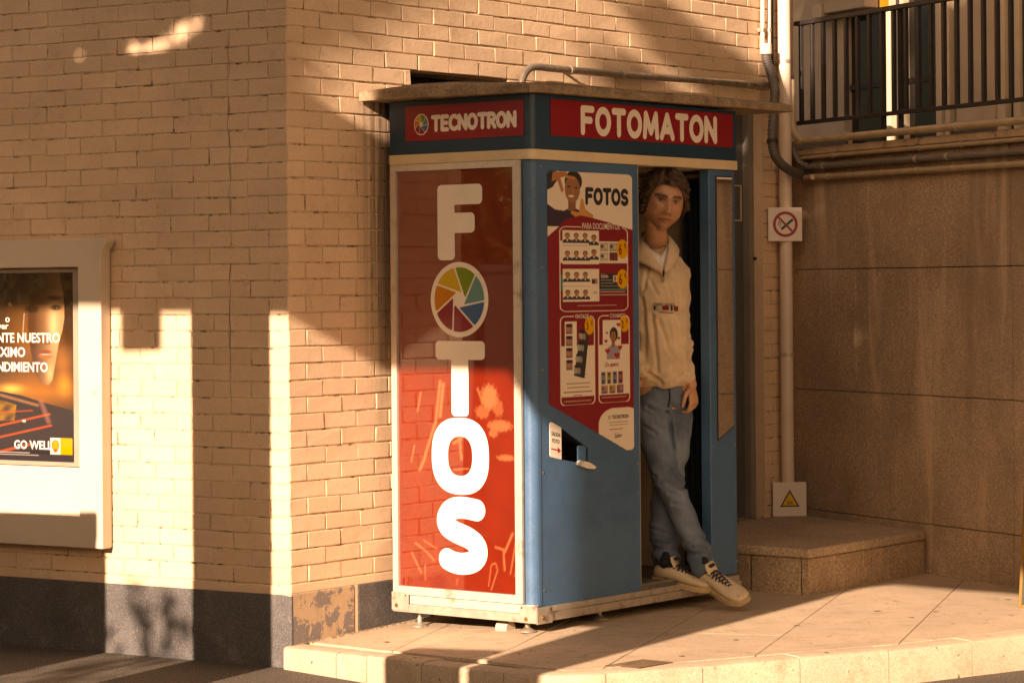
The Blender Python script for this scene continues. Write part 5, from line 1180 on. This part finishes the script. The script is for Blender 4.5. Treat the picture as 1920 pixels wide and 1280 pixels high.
for i in range(1900):
    az = rg.uniform(-math.pi, math.pi); a_ = abs(az); lo = 34 if a_ < .75 else (34 - min(1, (a_ - .75) / .5) * (58 if az < 0 else 44)); el = rad(rg.uniform(lo, 88)) if rg.uniform() < .5 else rad(rg.uniform(lo, lo + 24))
    p, n_ = scalp(az, el, .007 + .004 * math.sin(az * 9) * math.sin(el * 11)); pts = [p]; side_ = 1 if az > -.35 else -1
    grp = np.random.default_rng(int((az + 4) * 5) * 31 + int(el * 7) + 900); ph = grp.uniform(0, 6) + rg.normal(0, .25)          # neighbouring strands wave together
    fl = np.array((side_ * grp.uniform(.5, 1.0), (.55 if a_ < 1 else -.55) * grp.uniform(.2, 1), grp.uniform(-.5, .2))) + rg.normal(0, .10, 3); L = grp.uniform(.024, .042) * (1 if el > .55 else .62); q = p.copy(); K_ = 7
    for k in range(1, K_ + 1):
        t_ = k / K_; d = fl * (1 - .2 * t_) + n_ * (.95 * (1 - t_) - .55 * t_) + np.array((0, 0, -.50 * t_)) + .20 * np.array((math.cos(ph + k * .8), math.sin(ph * 2 + k * .8), math.sin(ph + k * .9))); d /= np.linalg.norm(d); q = q + d * L / K_
        e = np.hypot(q[0] / .0800, np.hypot((q[1] + .084) / .100, (q[2] + .002) / .124))
        if e < 1.03: q = q + n_ * .003
        if q[2] < .036 and q[1] > -.035 and abs(q[0]) < .062: q[2] = max(q[2], .034); q[1] = max(q[1], .010)
        pts.append(q.copy())
    w = rg.uniform(.0011, .0024); lk.tube([tuple(head_world(x)) for x in pts], [w * .8] + [w] * (K_ - 2) + [w * .7, w * .25], 4, flat=.8)
locks = lk.build('locks', M_hair, None, smooth=80, fix=False); locks.parent = hair; locks.matrix_parent_inverse = Matrix.Identity(4); tag(locks, kind='stuff')
# --- sweatshirt
sw = MB()
loft(sw, [(W(1240, 724, -.01), .108, .105, .2), (W(1240, 712, -.01), .128, .128, .2), (W(1239, 690, -.01), .130, .134, .22), (W(1236, 640), .128, .132, .25), (W(1233, 580), .134, .132, .25), (W(1231, 530), .146, .126, .25), (W(1230, 505, .01), .148, .108, .25), (W(1231, 488, .015), .112, .09, .25), (W(1232, 473, .015), .074, .078, .25), (W(1233, 462, .012), .062, .068, .25)], 40)
limb(sw, [tuple(p) for p in AL[:4]] + [tuple(W(1296, 713, -.035))], [.054, .050, .046, .040, .033]); limb(sw, [tuple(p) for p in AR[:4]] + [tuple(W(1200, 694, -.12))], [.066, .060, .056, .048, .038])
mbx = sw
def fold_lines(co, lines):
    d = co - np.array(CAMP); U = PX + FPX * (d @ np.array(RV)) / d[:, 1]; V_ = PY - FPX * (d @ np.array(UV)) / d[:, 1]; s = np.zeros(len(co))
    for pts, dep, w in lines:
        e = poly_d(U, V_, pts); s += dep * (-np.exp(-(e / w) ** 2) + .55 * np.exp(-((e - 2.1 * w) / (1.2 * w)) ** 2))
    return s
def wrinkle(co, no):
    p = co - np.array(W(1240, 600)); s = np.zeros(len(co)); u, v = p[:, 0], p[:, 2]
    s += .0045 * np.sin(38 * u + 22 * v + 2.2 * np.sin(9 * v)) * np.exp(-((v + .12) / .16) ** 2); s += .003 * np.sin(60 * v - 45 * u + 1.5 * np.sin(14 * u)); s += .007 * np.sin(70 * u + 6 * np.sin(7 * v)) * np.exp(-((v + .25) / .035) ** 2)
    arm = (u > .10); s += arm * .0016 * np.sin(90 * v + 40 * u + 2 * np.sin(30 * v)); s += .004 * np.sin(26 * u - 30 * v) * np.exp(-((u - .05) / .06) ** 2)
    s += fold_lines(co, [([(1236, 600), (1252, 650), (1288, 705)], .006, 3.2), ([(1222, 590), (1228, 640), (1233, 695)], .006, 3.5), ([(1204, 560), (1210, 630), (1208, 680)], .006, 3.5), ([(1262, 605), (1274, 650), (1284, 690)], .006, 2.8), ([(1280, 630), (1300, 636)], .0035, 2.6), ([(1278, 646), (1302, 652)], .004, 2.8),
        ([(1206, 690), (1222, 704), (1240, 718)], .008, 3.0), ([(1262, 500), (1272, 540), (1270, 590)], .006, 3.0), ([(1215, 500), (1208, 540)], .005, 3.0), ([(1262, 716), (1282, 700)], .006, 2.6), ([(1250, 530), (1262, 560)], .004, 2.8), ([(1216, 520), (1232, 552)], .004, 2.8)])
    return co + no * s[:, None]
def knit(name, c1, c2, sc):
    t = NT(name); t.base(t.mix(t.ramp(t.noise(sc, 3), .35, .65), c1, c2)); t.set(Roughness=.95, Sheen_Weight=.25); t.b.inputs['Specular IOR Level'].default_value = .15; n1 = t.bump(t.noise(420, 2), .4, .0012); t.bump(t.noise(32, 3, .5), .35, .006, prev=n1); return t.m
M_sweat = knit('cream_fleece', (.64, .48, .31), (.74, .58, .40), 14)
sweat, sco = fuse(sw, 'sweatshirt', .0045, M_sweat, man, wrinkle, 3)
# --- jeans
jn = MB()
loft(jn, [(W(1243, 775, .0), .085, .075, .2), (W(1243, 752), .112, .105, .2), (W(1242, 725), .110, .104, .2), (W(1241, 700), .104, .098, .2)], 32)
limb(jn, [tuple(W(1221, 762, -.03)), tuple(W(1231, 830, -.07)), tuple(W(1254, 902, -.11)), tuple(W(1287, 980, -.15)), tuple(W(1312, 1040, -.17)), tuple(W(1322, 1066, -.195))], [.079, .068, .060, .052, .054, .056]); limb(jn, [tuple(W(1265, 762, .02)), tuple(W(1264, 830, .03)), tuple(W(1252, 900, .01)), tuple(W(1245, 980, -.03)), tuple(W(1248, 1032, -.06)), tuple(W(1250, 1054, -.085))], [.079, .070, .064, .060, .057, .057])
def creases(co, no):
    p = co - np.array(W(1245, 880)); u, v = p[:, 0], p[:, 2]; s = .0035 * np.sin(55 * v + 25 * u + 2 * np.sin(18 * u)) + .007 * np.sin(85 * v - 30 * u) * np.exp(-((v + .03) / .06) ** 2) + .008 * np.sin(100 * v + 10 * u) * np.exp(-((v + .33) / .05) ** 2) + .007 * np.sin(60 * v + 60 * u) * np.exp(-((v - .24) / .06) ** 2)
    s *= .7; s += fold_lines(co, [([(1214, 762), (1234, 772), (1252, 772)], .008, 2.8), ([(1250, 772), (1256, 800), (1262, 838)], .011, 3.0), ([(1228, 790), (1244, 800)], .005, 2.6), ([(1210, 800), (1230, 812)], .005, 3), ([(1252, 905), (1272, 914), (1290, 912)], .007, 3.0), ([(1256, 924), (1276, 930)], .007, 3.0), ([(1262, 944), (1282, 946)], .006, 3), ([(1292, 1008), (1312, 1004), (1324, 1010)], .006, 2.8), ([(1298, 1026), (1318, 1024), (1332, 1030)], .007, 2.8),
        ([(1212, 880), (1228, 892)], .006, 3), ([(1216, 905), (1236, 918)], .006, 3), ([(1222, 990), (1250, 1000)], .006, 3), ([(1226, 1014), (1254, 1020)], .007, 3)])
    return co + no * s[:, None]
def denim():
    t = NT('washed_denim'); f = t.noise(7, 4, .6); c = t.mix(t.ramp(f, .32, .68), (.052, .088, .140), (.175, .235, .310)); w = t.noise(1.0, 3, .6, stretch=(240, 240, 900)); c = t.mix(t.ramp(w, .4, .65, 0, .35), c, (.24, .26, .28)); t.base(c); t.set(Roughness=.9); t.b.inputs['Specular IOR Level'].default_value = .2
    n1 = t.bump(t.noise(520, 2), .4, .001); t.bump(t.noise(40, 4), .4, .005, prev=n1); return t.m
M_denim = denim()
jeans, jco = fuse(jn, 'jeans', .0045, M_denim, man, creases, 2)
def bvh_of(o):
    me = o.data; V_ = [o.parent.matrix_world @ v.co for v in me.vertices]; return BVHTree.FromPolygons(V_, [tuple(p.vertices) for p in me.polygons])
B_s, B_j = bvh_of(sweat), bvh_of(jeans)
def on_cloth(bv, off):
    def f(u, v):
        d = ray(u, v).normalized(); h = bv.ray_cast(CAMP, d); return (h[0] - d * off) if h[0] is not None else at_depth(u, v, PD - .13)
    return f
def patch(name, poly, bv, off, mat_, n=26, parent=None):
    us = [p[0] for p in poly]; vv = [p[1] for p in poly]; mb = MB(); f = on_cloth(bv, off)
    def sdf(a, b):
        ins = P_(a, -b, [(p, q) for p, q in poly]); d = poly_d(a, b, [(p, -q) for p, q in poly], True); return np.where(ins > .5, -d, d)
    sheet(mb, sdf, min(us) - 1, max(us) + 1, -max(vv) - 1, -min(vv) + 1, n, lambda a, b: f(a, -b), merge=False); o = mb.build(name, mat_, None, fix=False, smooth=60)
    s_ = o.modifiers.new('t', 'SOLIDIFY'); s_.thickness = .004; s_.offset = 0
    if parent is None: place(o)
    else: o.parent = parent; o.matrix_parent_inverse = MANI.copy() if parent is not man else Matrix.Identity(4)
    return o
M_tee = knit('white_tee', (.76, .72, .70), (.82, .78, .75), 20); M_dark = flat('dark_thread', (.03, .02, .018), .8)
def flap(inner_, outer_, nm='collar', mt=None):
    a_ = curve_pts([tuple(W(*p)) for p in inner_], 6); b_ = curve_pts([tuple(W(*p)) for p in outer_], 6); mb = MB(); n = len(a_); m_ = 5; vs_ = []
    for i in range(n):
        for j in range(m_):
            t = j / (m_ - 1); vs_.append(a_[i].lerp(b_[i], t) + Vector((0, -.005 * math.sin(math.pi * t), .003 * math.sin(math.pi * t))))
    mb.add(vs_, [(i * m_ + j, i * m_ + j + 1, (i + 1) * m_ + j + 1, (i + 1) * m_ + j) for i in range(n - 1) for j in range(m_ - 1)]); o = mb.build(nm, mt or M_sweat, None, smooth=70, fix=False); s_ = o.modifiers.new('t', 'SOLIDIFY'); s_.thickness = .0045; s_.offset = 0; return place(o)
flap([(1222, 434, .05), (1202, 438, .0), (1208, 456, -.075), (1224, 480, -.116), (1243, 504, -.138)], [(1206, 444, .07), (1182, 458, .0), (1186, 482, -.088), (1214, 499, -.129), (1241, 514, -.143)])
flap([(1214, 438, .03), (1207, 442, -.015), (1213, 457, -.050), (1224, 470, -.082), (1236, 477, -.094), (1246, 470, -.082), (1251, 455, -.03)], [(1208, 442, .04), (1198, 452, -.01), (1206, 470, -.068), (1222, 487, -.106), (1243, 506, -.124), (1251, 486, -.094), (1256, 462, -.02)], 't_shirt', M_tee)
flap([(1238, 434, .05), (1252, 444, -.01), (1253, 462, -.068), (1249, 484, -.112), (1245, 504, -.136)], [(1258, 446, .06), (1272, 466, .0), (1271, 481, -.060), (1260, 499, -.114), (1247, 513, -.141)])
patch('zip', [(1243.6, 496), (1246, 496), (1245.3, 524), (1243.2, 524)], B_s, .012, M_dark, 8); patch('zip_pull', [(1242.4, 520), (1246, 520), (1246, 527), (1242.4, 527)], B_s, .015, M_alu_d, 8)
fc_ = on_cloth(B_s, .0065); M_pr_b = flat('print_navy', (.025, .022, .03), .8); M_pr_r = flat('print_red', (.26, .02, .025), .8)
mb = MB(); font_text(mb, 'EMPIER  BANDS', 0, 0, 7.4, lambda a, b: fc_(1225 + a, 572.5 - b + ((a - 23) / 23) ** 2 * .0 + a * .03), sx=.80, bold=.0); place(mb.build('print', M_pr_b, None, fix=False))
for u0, u1, v0, v1, m_ in ((1226, 1229, 573, 581, M_pr_b), (1231, 1239, 573, 582, flat('print_pale', (.52, .42, .33), .8)), (1242, 1254, 573, 581, M_pr_r), (1258, 1261, 573, 582, M_pr_b), (1264.5, 1271.5, 574, 583, M_pr_r)):
    patch('print', [(u0, v0), (u1, v0), (u1, v1), (u0, v1)], B_s, .006, m_, 6)
patch('print', [(1236, 584.4), (1262, 585.4), (1262, 586.8), (1236, 585.8)], B_s, .006, M_pr_b, 20)
patch('fly_seam', [(1254, 722), (1255.6, 722), (1257.5, 745), (1254, 764), (1252.6, 764), (1255.6, 745)], B_j, .004, M_dark, 10)
# --- shoes
M_leath = simple('cream_leather', (.60, .48, .34), .45, .1, 20, 160, .2, .001, dirt=((.34, .23, .14), 26, .60)); M_sole = simple('gum_sole', (.52, .38, .22), .6, .12, 20, dirt=((.26, .17, .09), 30, .55)); M_sock = flat('black_sock', (.012, .012, .014), .9); M_lace = flat('navy_lace', (.02, .022, .03), .8)
def shoe(heel, toe, roll, L=.282, s=1.0):
    """heel and toe: points on the sole; loft along the foot"""
    heel, toe = Vector(heel), Vector(toe); x = (toe - heel).normalized(); y = Vector((0, 0, 1)).cross(x).normalized(); z = x.cross(y); q = Quaternion(x, roll); y, z = q @ y, q @ z
    M = Matrix(((x.x, y.x, z.x, heel.x), (x.y, y.y, z.y, heel.y), (x.z, y.z, z.z, heel.z), (0, 0, 0, 1))) @ Matrix.Scale(s, 4)
    k = L / .282; prof = [(.000, .022, .060, .030), (.012, .033, .078, .020), (.04, .037, .086, .018), (.08, .037, .080, .018), (.115, .038, .078, .018), (.15, .043, .068, .018), (.19, .047, .056, .018), (.225, .048, .053, .018), (.252, .044, .050, .018), (.270, .035, .045, .019), (.281, .020, .036, .022)]
    mb = MB(); n = 22; vs_ = []
    for px_, hw, top, bot in prof:
        for i in range(n):
            a = 2 * math.pi * i / n; c_, s_ = math.cos(a), math.sin(a); e = .72; yy = hw * math.copysign(abs(c_) ** e, c_); h = (top - bot) / 2; zz = bot + h + h * math.copysign(abs(s_) ** e, s_)
            if s_ > 0: yy *= 1 - .42 * s_ ** 1.5 * (1 if px_ < .17 else .5)
            vs_.append(M @ Vector((px_ * k, yy, zz)))
    m = len(prof); mb.add(vs_, [(i * n + j, i * n + (j + 1) % n, (i + 1) * n + (j + 1) % n, (i + 1) * n + j) for i in range(m - 1) for j in range(n)] + [tuple(range(n)), tuple(range((m - 1) * n, m * n))])
    up_ = mb.build('shoe', M_leath, None, smooth=60); ss_ = up_.modifiers.new('s', 'SUBSURF'); ss_.levels = 1; ss_.render_levels = 1; place(up_)
    def sub(mb2, nm, mt, sm=50): o = mb2.build(nm, mt, None, smooth=sm); o.parent = up_; o.matrix_parent_inverse = Matrix.Identity(4); o.matrix_world = Matrix.Identity(4); o.matrix_parent_inverse = (man.matrix_world @ Matrix.Identity(4)).inverted() if False else up_.matrix_parent_inverse @ Matrix.Identity(4) if False else Matrix.Identity(4); return o
    mb = MB(); out = [(px_ * k, hw * 1.04 + .0035) for px_, hw, _, _ in prof]; ol = [(-.005, .012)] + [(a, b) for a, b in out[:-1]] + [(out[-1][0] + .001, out[-1][1] + .006), (out[-1][0] + .005, .010)]; poly = ol + [(a, -b) for a, b in reversed(ol)]
    mb.prism(poly, 0.0, .022, lambda p, q_, h: M @ Vector((p, q_, h + (.006 * max(0, (p - .20) / .08) if p > .20 else 0)))); sub(mb, 'sole', M_sole, 35)
    mb = MB(); c0 = [M @ Vector((.045 * k + .042 * k * math.cos(a), .030 * math.sin(a), .086 - .010 * math.cos(a))) for a in [2 * math.pi * i / 16 for i in range(17)]]; mb.tube(c0, .006 * s, 8, caps=False); sub(mb, 'collar', M_sock)
    mb = MB(); mb.tube([M @ Vector((.10 * k, 0, .078)), M @ Vector((.085 * k, 0, .100)), M @ Vector((.078 * k, 0, .118))], [.026 * s, .027 * s, .022 * s], 14, flat=.28, up=tuple(y)); tg = sub(mb, 'tongue', M_leath)
    mb = MB(); mb.box(.077 * k, .090 * k, -.012, .012, .1035, .1125, M=M @ Matrix.Translation((0.012, 0, .004)) @ Matrix.Rotation(0, 4, 'Y')); sub(mb, 'tongue_label', M_lace)
    for i in range(6):
        a = .105 + i * .0165; zt2 = .0835 - i * .0060; mb = MB(); w = .025 - i * .0006; dirn = 1 if i % 2 else -1
        for sg in (1, -1):
            mb.tube([M @ Vector(((a - .008) * k, -sg * w, zt2 - .010)), M @ Vector((a * k, -sg * w * .5, zt2 + .0015)), M @ Vector(((a + .004) * k, 0, zt2 + .004 + .002 * sg)), M @ Vector(((a + .010) * k, sg * w * .5, zt2 + .0)), M @ Vector(((a + .016) * k, sg * w, zt2 - .014))], .0030, 6)
        sub(mb, 'lace', M_lace)
    mb = MB(); tc = [M @ Vector((.235 * k + .030 * math.cos(a), .030 * math.sin(a), .0475 - .010 * max(0, math.cos(a)) - .007 * abs(math.sin(a)))) for a in [2 * math.pi * i / 20 for i in range(21)]]; mb.tube(tc, .0022, 6, caps=False); sub(mb, 'toe_seam', M_sole)
    return up_, M
hb_ = at_depth(1227, 1087, 11.135); tb_ = at_depth(1350, 1113, 10.985)
s1, Ms1 = shoe(hb_, tb_, rad(6))
hf_ = at_depth(1309, 1084, 11.08); tf_ = at_depth(1376, 1121, 10.93)
s2, Ms2 = shoe(hf_, tf_, rad(24), s=1.0)
for Ms, an in ((Ms1, W(1248, 1030, -.06)), (Ms2, W(1314, 1040, -.17))):
    mb = MB(); mb.tube([Ms @ Vector((.052, 0, .05)), Ms @ Vector((.050, 0, .095)), an], [.034, .029, .028], 16); place(mb.build('sock', M_sock, None, smooth=60))
# ------------------------------------------------------------------ unseen forecourt: shade casters added behind and left of the camera
S2 = V2(math.sin(SUN_AZ), math.cos(SUN_AZ)); T2 = V2(S2.y, -S2.x); TE = math.tan(SUN_EL)
M_F = frame_matrix(V2(0, 0), T2)            # local x = across the light, y = along the light
M_cwhite = simple('canopy_white', (.34, .30, .26), .6, .06, 2); M_cgrey = simple('column_grey', (.35, .33, .31), .6, .08, 4); M_cred = simple('pump_red', (.40, .05, .03), .4, .05, 4)
fc = empty('shade_canopy', M_F, 'flat white canopy added out of view, its edge shaped to shade the scene', 'canopy')  # unseen canopy added as a shade caster
lim = [(-8.6, 4.62), (-6.9, 4.53), (-5.4, 4.455), (-5.2, 4.415), (-4.62, 4.37), (-4.5, 4.20), (-4.05, 3.90), (-3.76, 4.12), (-3.1, 4.06), (-1.9, 3.95)]  # lower edge shaped by where the sunlight should stop
A0, A1 = 3.0, 4.3
prof = [(s, q - A0 * TE) for s, q in lim] + [(-1.9, 3.80), (-5.52, 3.80), (-5.6, 3.98), (-8.6, 3.98)]
mb = MB(); mb.prism(prof, A0, A1, lambda p, q, h: (p, h, q)); mb.build('roof_deck', M_cwhite, fc)
mb = MB(); mb.box(-8.46, -8.14, 4.0, 4.25, -.135, 3.4); mb.build('column', M_cgrey, fc)
mb = MB(); mb.prism([(-4.36, -.135), (-4.035, -.135), (-4.02, 1.48), (-3.80, 2.84), (-4.36, 2.84)], 4.0, 4.25, lambda p, q, h: (p, h, q)); mb.build('column', M_cgrey, fc)   # flares so that its shade edge slants across the paving
mb = MB(); mb.box(-4.455, -4.361, 4.0, 4.25, 1.99, 2.84); mb.build('shade_box', M_cgrey, fc)  # added beside the column to widen its shade on the booth
hsn = empty('hanging_blocker', M_F, 'small hanging box added out of view to notch the sunlit wall patch', 'sign')  # unseen box added to cut a dark notch into the sunlit patch
mb = MB(); mb.box(-6.225, -6.01, 3.60, 3.68, 4.345 - 3.64 * TE, 4.56 - 3.64 * TE, c=.01); mb.build('box', M_cred, hsn)
mb = MB(); mb.tube([(-6.12, 3.64, 4.55 - 3.64 * TE), (-6.12, 3.64, 3.45)], .012); mb.build('rod', M_cgrey, hsn)
tot_ = empty('shade_totem', M_F, 'tall narrow grey slab added out of view to cast a dark band on the left wall', 'sign')  # unseen slab added for the dark band on the left wall
mb = MB(); mb.box(-5.862, -5.468, 6.30, 6.42, -.135, 2.40, c=.01); mb.build('body', M_cgrey, tot_)
mb = MB(); mb.box(-5.80, -5.53, 6.292, 6.299, .9, 2.2); mb.build('face', M_cred, tot_)
pu_ = empty('shade_pump', M_F, 'red and grey pump shape added out of view to shade the kerb', 'pump')  # unseen block added to keep sun off kerb and paving
mb = MB(); mb.box(-4.81, -4.395, 4.72, 5.0, -.135, 3.19 - 5.0 * TE, c=.015); mb.build('body', M_cgrey, pu_)
mb = MB(); mb.box(-4.76, -4.44, 4.712, 4.719, .75, 1.25); mb.build('display', M_cred, pu_)
mb = MB(); mb.tube(curve_pts([(-4.815, 4.9, 1.1), (-4.86, 4.9, .9), (-4.87, 4.9, .3), (-4.84, 4.9, .1), (-4.812, 4.9, .25)]), .014, 8); mb.build('hose', M_rubber, pu_, smooth=50)

def leaf_mesh(pts, size, rg, squash=1.0):
    n = len(pts); a = rg.normal(size=(n, 3)); a /= np.linalg.norm(a, axis=1)[:, None]; b = rg.normal(size=(n, 3)); b -= (a * b).sum(1)[:, None] * a; b /= np.linalg.norm(b, axis=1)[:, None]
    s = size * rg.uniform(.6, 1.3, n)[:, None]; w = s * .42
    V_ = np.stack([pts - a * s * .5, pts + b * w * .5, pts + a * s * .5, pts - b * w * .5], 1).reshape(-1, 3)
    return V_.tolist(), [(4 * i, 4 * i + 1, 4 * i + 2, 4 * i + 3) for i in range(n)]
def leaf_mat(name, c1, c2):
    t = NT(name); c = t.mix(t.ramp(t.noise(9, 3), .35, .65), c1, c2); t.base(c); t.set(Roughness=.55)
    tr = t.node('ShaderNodeBsdfTranslucent'); t.link(c, tr.inputs['Color']); mx = t.node('ShaderNodeMixShader'); mx.inputs[0].default_value = .35
    t.link(t.b.outputs[0], mx.inputs[1]); t.link(tr.outputs[0], mx.inputs[2]); t.link(mx.outputs[0], t.n['Material Output'].inputs['Surface']); return t.m
M_leaf = leaf_mat('leaf_green', (.05, .075, .02), (.13, .14, .035)); M_leaf_g = leaf_mat('leaf_gold', (.34, .22, .02), (.75, .50, .08)); M_bark = simple('bark', (.09, .06, .04), .9, .3, 12, 40, .6, .01)
def tree(label, foot_, crown_boxes, nleaf, size, mat_, seed, keep=None, limbs=5, hub=None, group=None):
    rg = np.random.default_rng(seed); root = empty('tree', Matrix.Translation((foot_[0], foot_[1], -.135)), label, 'tree', group); F0 = np.array((foot_[0], foot_[1], -.135)); pts = []
    for (c_, r_) in crown_boxes:
        k = int(nleaf * np.prod(r_) / sum(np.prod(b_[1]) for b_ in crown_boxes)); p = rg.normal(size=(k, 3)); p /= np.linalg.norm(p, axis=1)[:, None]; p *= rg.uniform(.25, 1, (k, 1)) ** .5
        pts.append(np.array(c_) + p * np.array(r_) * rg.uniform(.85, 1.1, (k, 1)))
    pts = np.concatenate(pts)
    if keep is not None: pts = pts[keep(pts)]
    v_, f_ = leaf_mesh(pts - F0, size, rg); mb = MB(); mb.add(v_, f_); mb.build('crown', mat_, root, fix=False)
    mb = MB(); hb = Vector(hub if hub else crown_boxes[0][0]) - Vector(F0); mid = Vector((hb.x * .25, hb.y * .25, hb.z * .55))
    mb.tube(curve_pts([(0, 0, 0), tuple(mid), tuple(hb)], 6), [.15 - .09 * i / 12 for i in range(13)], 9); mb.build('trunk', M_bark, root, smooth=50)
    for (c_, r_) in crown_boxes[:limbs]:
        mb = MB(); e = Vector(c_) - Vector(F0); mb.tube(curve_pts([tuple(mid), tuple((mid + e) / 2 + Vector((0, 0, .15))), tuple(e)], 5), [.06 - .045 * i / 10 for i in range(11)], 7); mb.build('limb', M_bark, root, smooth=50)
    return root
def fw(s, a, z): p = M_F @ Vector((s, a, 0)); return (p.x, p.y, z)
def sqn(p):
    s = p[:, 0] * T2.x + p[:, 1] * T2.y; a = p[:, 0] * S2.x + p[:, 1] * S2.y; return s, p[:, 2] + a * TE
# gaps cut into the added crowns, shaping sun streaks on the upper brick wall
def gaps(p):
    s, q = sqn(p); g1 = (s < -4.42) & (s > -5.02) & (q > 6.78 + (s + 4.9) * .3)
    d = np.abs((q - 5.62) - (s + 5.25) * 3.6) ; g2 = (s > -5.37) & (s < -4.92) & (d < .40); d3 = np.abs((q - 5.60) - (s + 5.9) * .35); g3 = (s > -6.16) & (s < -5.72) & (d3 < .055); g4 = (s > -5.10) & (s < -4.80) & (q > 5.9) & (np.sin(s * 40 + q * 3) * np.sin(q * 9 - s * 8) > -.25); return ~(g1 | g2 | g3 | g4) & (q > 4.95)
def crown(s0, s1, a, q0, q1, n, rg, r=.55):
    out = []
    for i in range(n):
        s = rg.uniform(s0, s1); q = rg.uniform(q0, q1); aa = a + rg.uniform(-.5, .5); out.append((fw(s, aa, q - aa * TE), (r, r, r * .8)))
    return out
rg = np.random.default_rng(5)
tree('broad dense tree added out of view to shade the stone wall and balcony', fw(-1.6, 1.5, 0), crown(-4.45, -1.9, 1.7, 5.4, 7.5, 44, rg), 46000, .15, M_leaf, 11, gaps, hub=fw(-2.6, 1.7, 5.6), group='added shade trees')  # unseen crown added to shade stone wall and balcony
tree('tree with cut gaps added out of view to shade the upper brick walls', fw(-8.9, 1.2, 0), crown(-8.2, -4.8, 1.4, 5.4, 8.2, 64, rg), 62000, .15, M_leaf, 12, gaps, hub=fw(-6.6, 1.4, 5.8), group='added shade trees')  # unseen crown added to shade the upper brick walls
tree('golden leaved young tree on the far side of the forecourt', (-8.2, 8.4, 0), [((-8.2, 8.4, 2.3), (1.2, 1.2, 1.0)), ((-7.9, 9.1, 1.9), (.9, .9, .8)), ((-8.4, 7.6, 2.7), (.9, .9, .8)), ((-8.0, 8.8, 3.2), (.8, .8, .7))], 9000, .15, M_leaf_g, 13, None)
rg = np.random.default_rng(21)
bw = empty('shade_wall', M_F, 'low rendered wall with coping added out of view to shade the foot of the poster case', 'wall')  # unseen wall added to cut off sun below the poster case
mb = MB(); mb.box(-8.6, -6.31, 5.82, 6.0, -.135, 1.43, c=.01); mb.build('body', M_cwhite, bw)
mb = MB(); mb.box(-8.62, -6.305, 5.80, 6.02, 1.43, 1.478, c=.008); mb.build('coping', M_cgrey, bw)
pl_ = empty('shade_plant', M_F @ Matrix.Translation((-6.07, .6, -.135)), 'slim potted tree with a sparse top added out of view to dapple the left plinth', 'plant')  # unseen plant added to dapple the sun on the plinth
mb = MB(); mb.tube([(0, 0, 0), (0, 0, .30), (0, 0, .34), (0, 0, .34)], [.11, .15, .155, .02], 18); mb.build('pot', simple('terracotta', (.35, .15, .08), .8), pl_, smooth=40)
k = 110; p = np.stack([rg.normal(0, .13, k), rg.normal(0, .12, k), 2.55 + rg.uniform(0, 1, k) * .75], 1); v_, f_ = leaf_mesh(p, .11, rg); mb = MB(); mb.add(v_, f_); mb.build('leaves', M_leaf, pl_, fix=False)
for i in range(6): mb = MB(); mb.tube(curve_pts([(0, 0, .3), (rg.normal(0, .05), rg.normal(0, .05), 2.4), (rg.normal(0, .10), rg.normal(0, .12), 3.2)], 5), .008, 6); mb.build('stem', M_bark, pl_)
# pale house added unseen at right to bounce sunlight onto brick wall and booth
M_hw = simple('pale_house_render', (.74, .62, .46), .85, .06, 1.5)
th = empty('bounce_house', Matrix.Translation((4.3, 0, -.135)), 'pale rendered townhouse added out of view to bounce light on the booth side', 'building')
mb = MB(); mb.box(0, 5.0, -7.0, 8.2, 0, 7.2); mb.build('wall', M_hw, th)
mb = MB(); mb.prism([(-.35, 7.201), (5.35, 7.201), (2.5, 8.8)], -7.3, 8.5, lambda p, q, h: (p, h, q)); mb.build('roof', simple('clay_roof', (.30, .13, .07), .85, .2, 8), th)
for y_ in (-5.6, -3.2, -.8, 1.6, 4.0, 6.4):
    for z_ in (1.0, 4.2):
        mb = MB(); mb.box(-.012, .002, y_ - .45, y_ + .45, z_, z_ + 1.35); wn_ = mb.build('window', M_dark_glass, th)
        mb = MB(); mb.box(-.06, -.0125, y_ - .52, y_ + .52, z_ - .07, z_ - .001); mb.build('sill', M_cgrey, wn_)

# dark low depot added far behind the camera to block low sky light
dp_ = empty('sky_blocker', M_F, 'long low dark depot added out of view to hold sky light off the left wall', 'building'); M_dep = simple('dark_cladding', (.10, .085, .07), .8, .15, 2)
mb = MB(); mb.box(-17, 5, -10.5, -7.0, -.135, 4.25); mb.build('wall', M_dep, dp_)
mb = MB(); mb.box(-17.2, 5.2, -10.7, -6.8, 4.2505, 4.42); mb.build('roof', M_cgrey, dp_)
for x_ in (-14, -10, -6, -2, 2): mb = MB(); mb.box(x_ - 1.2, x_ + 1.2, -6.999, -6.96, -.135, 3.2); mb.build('door', M_cgrey, dp_)
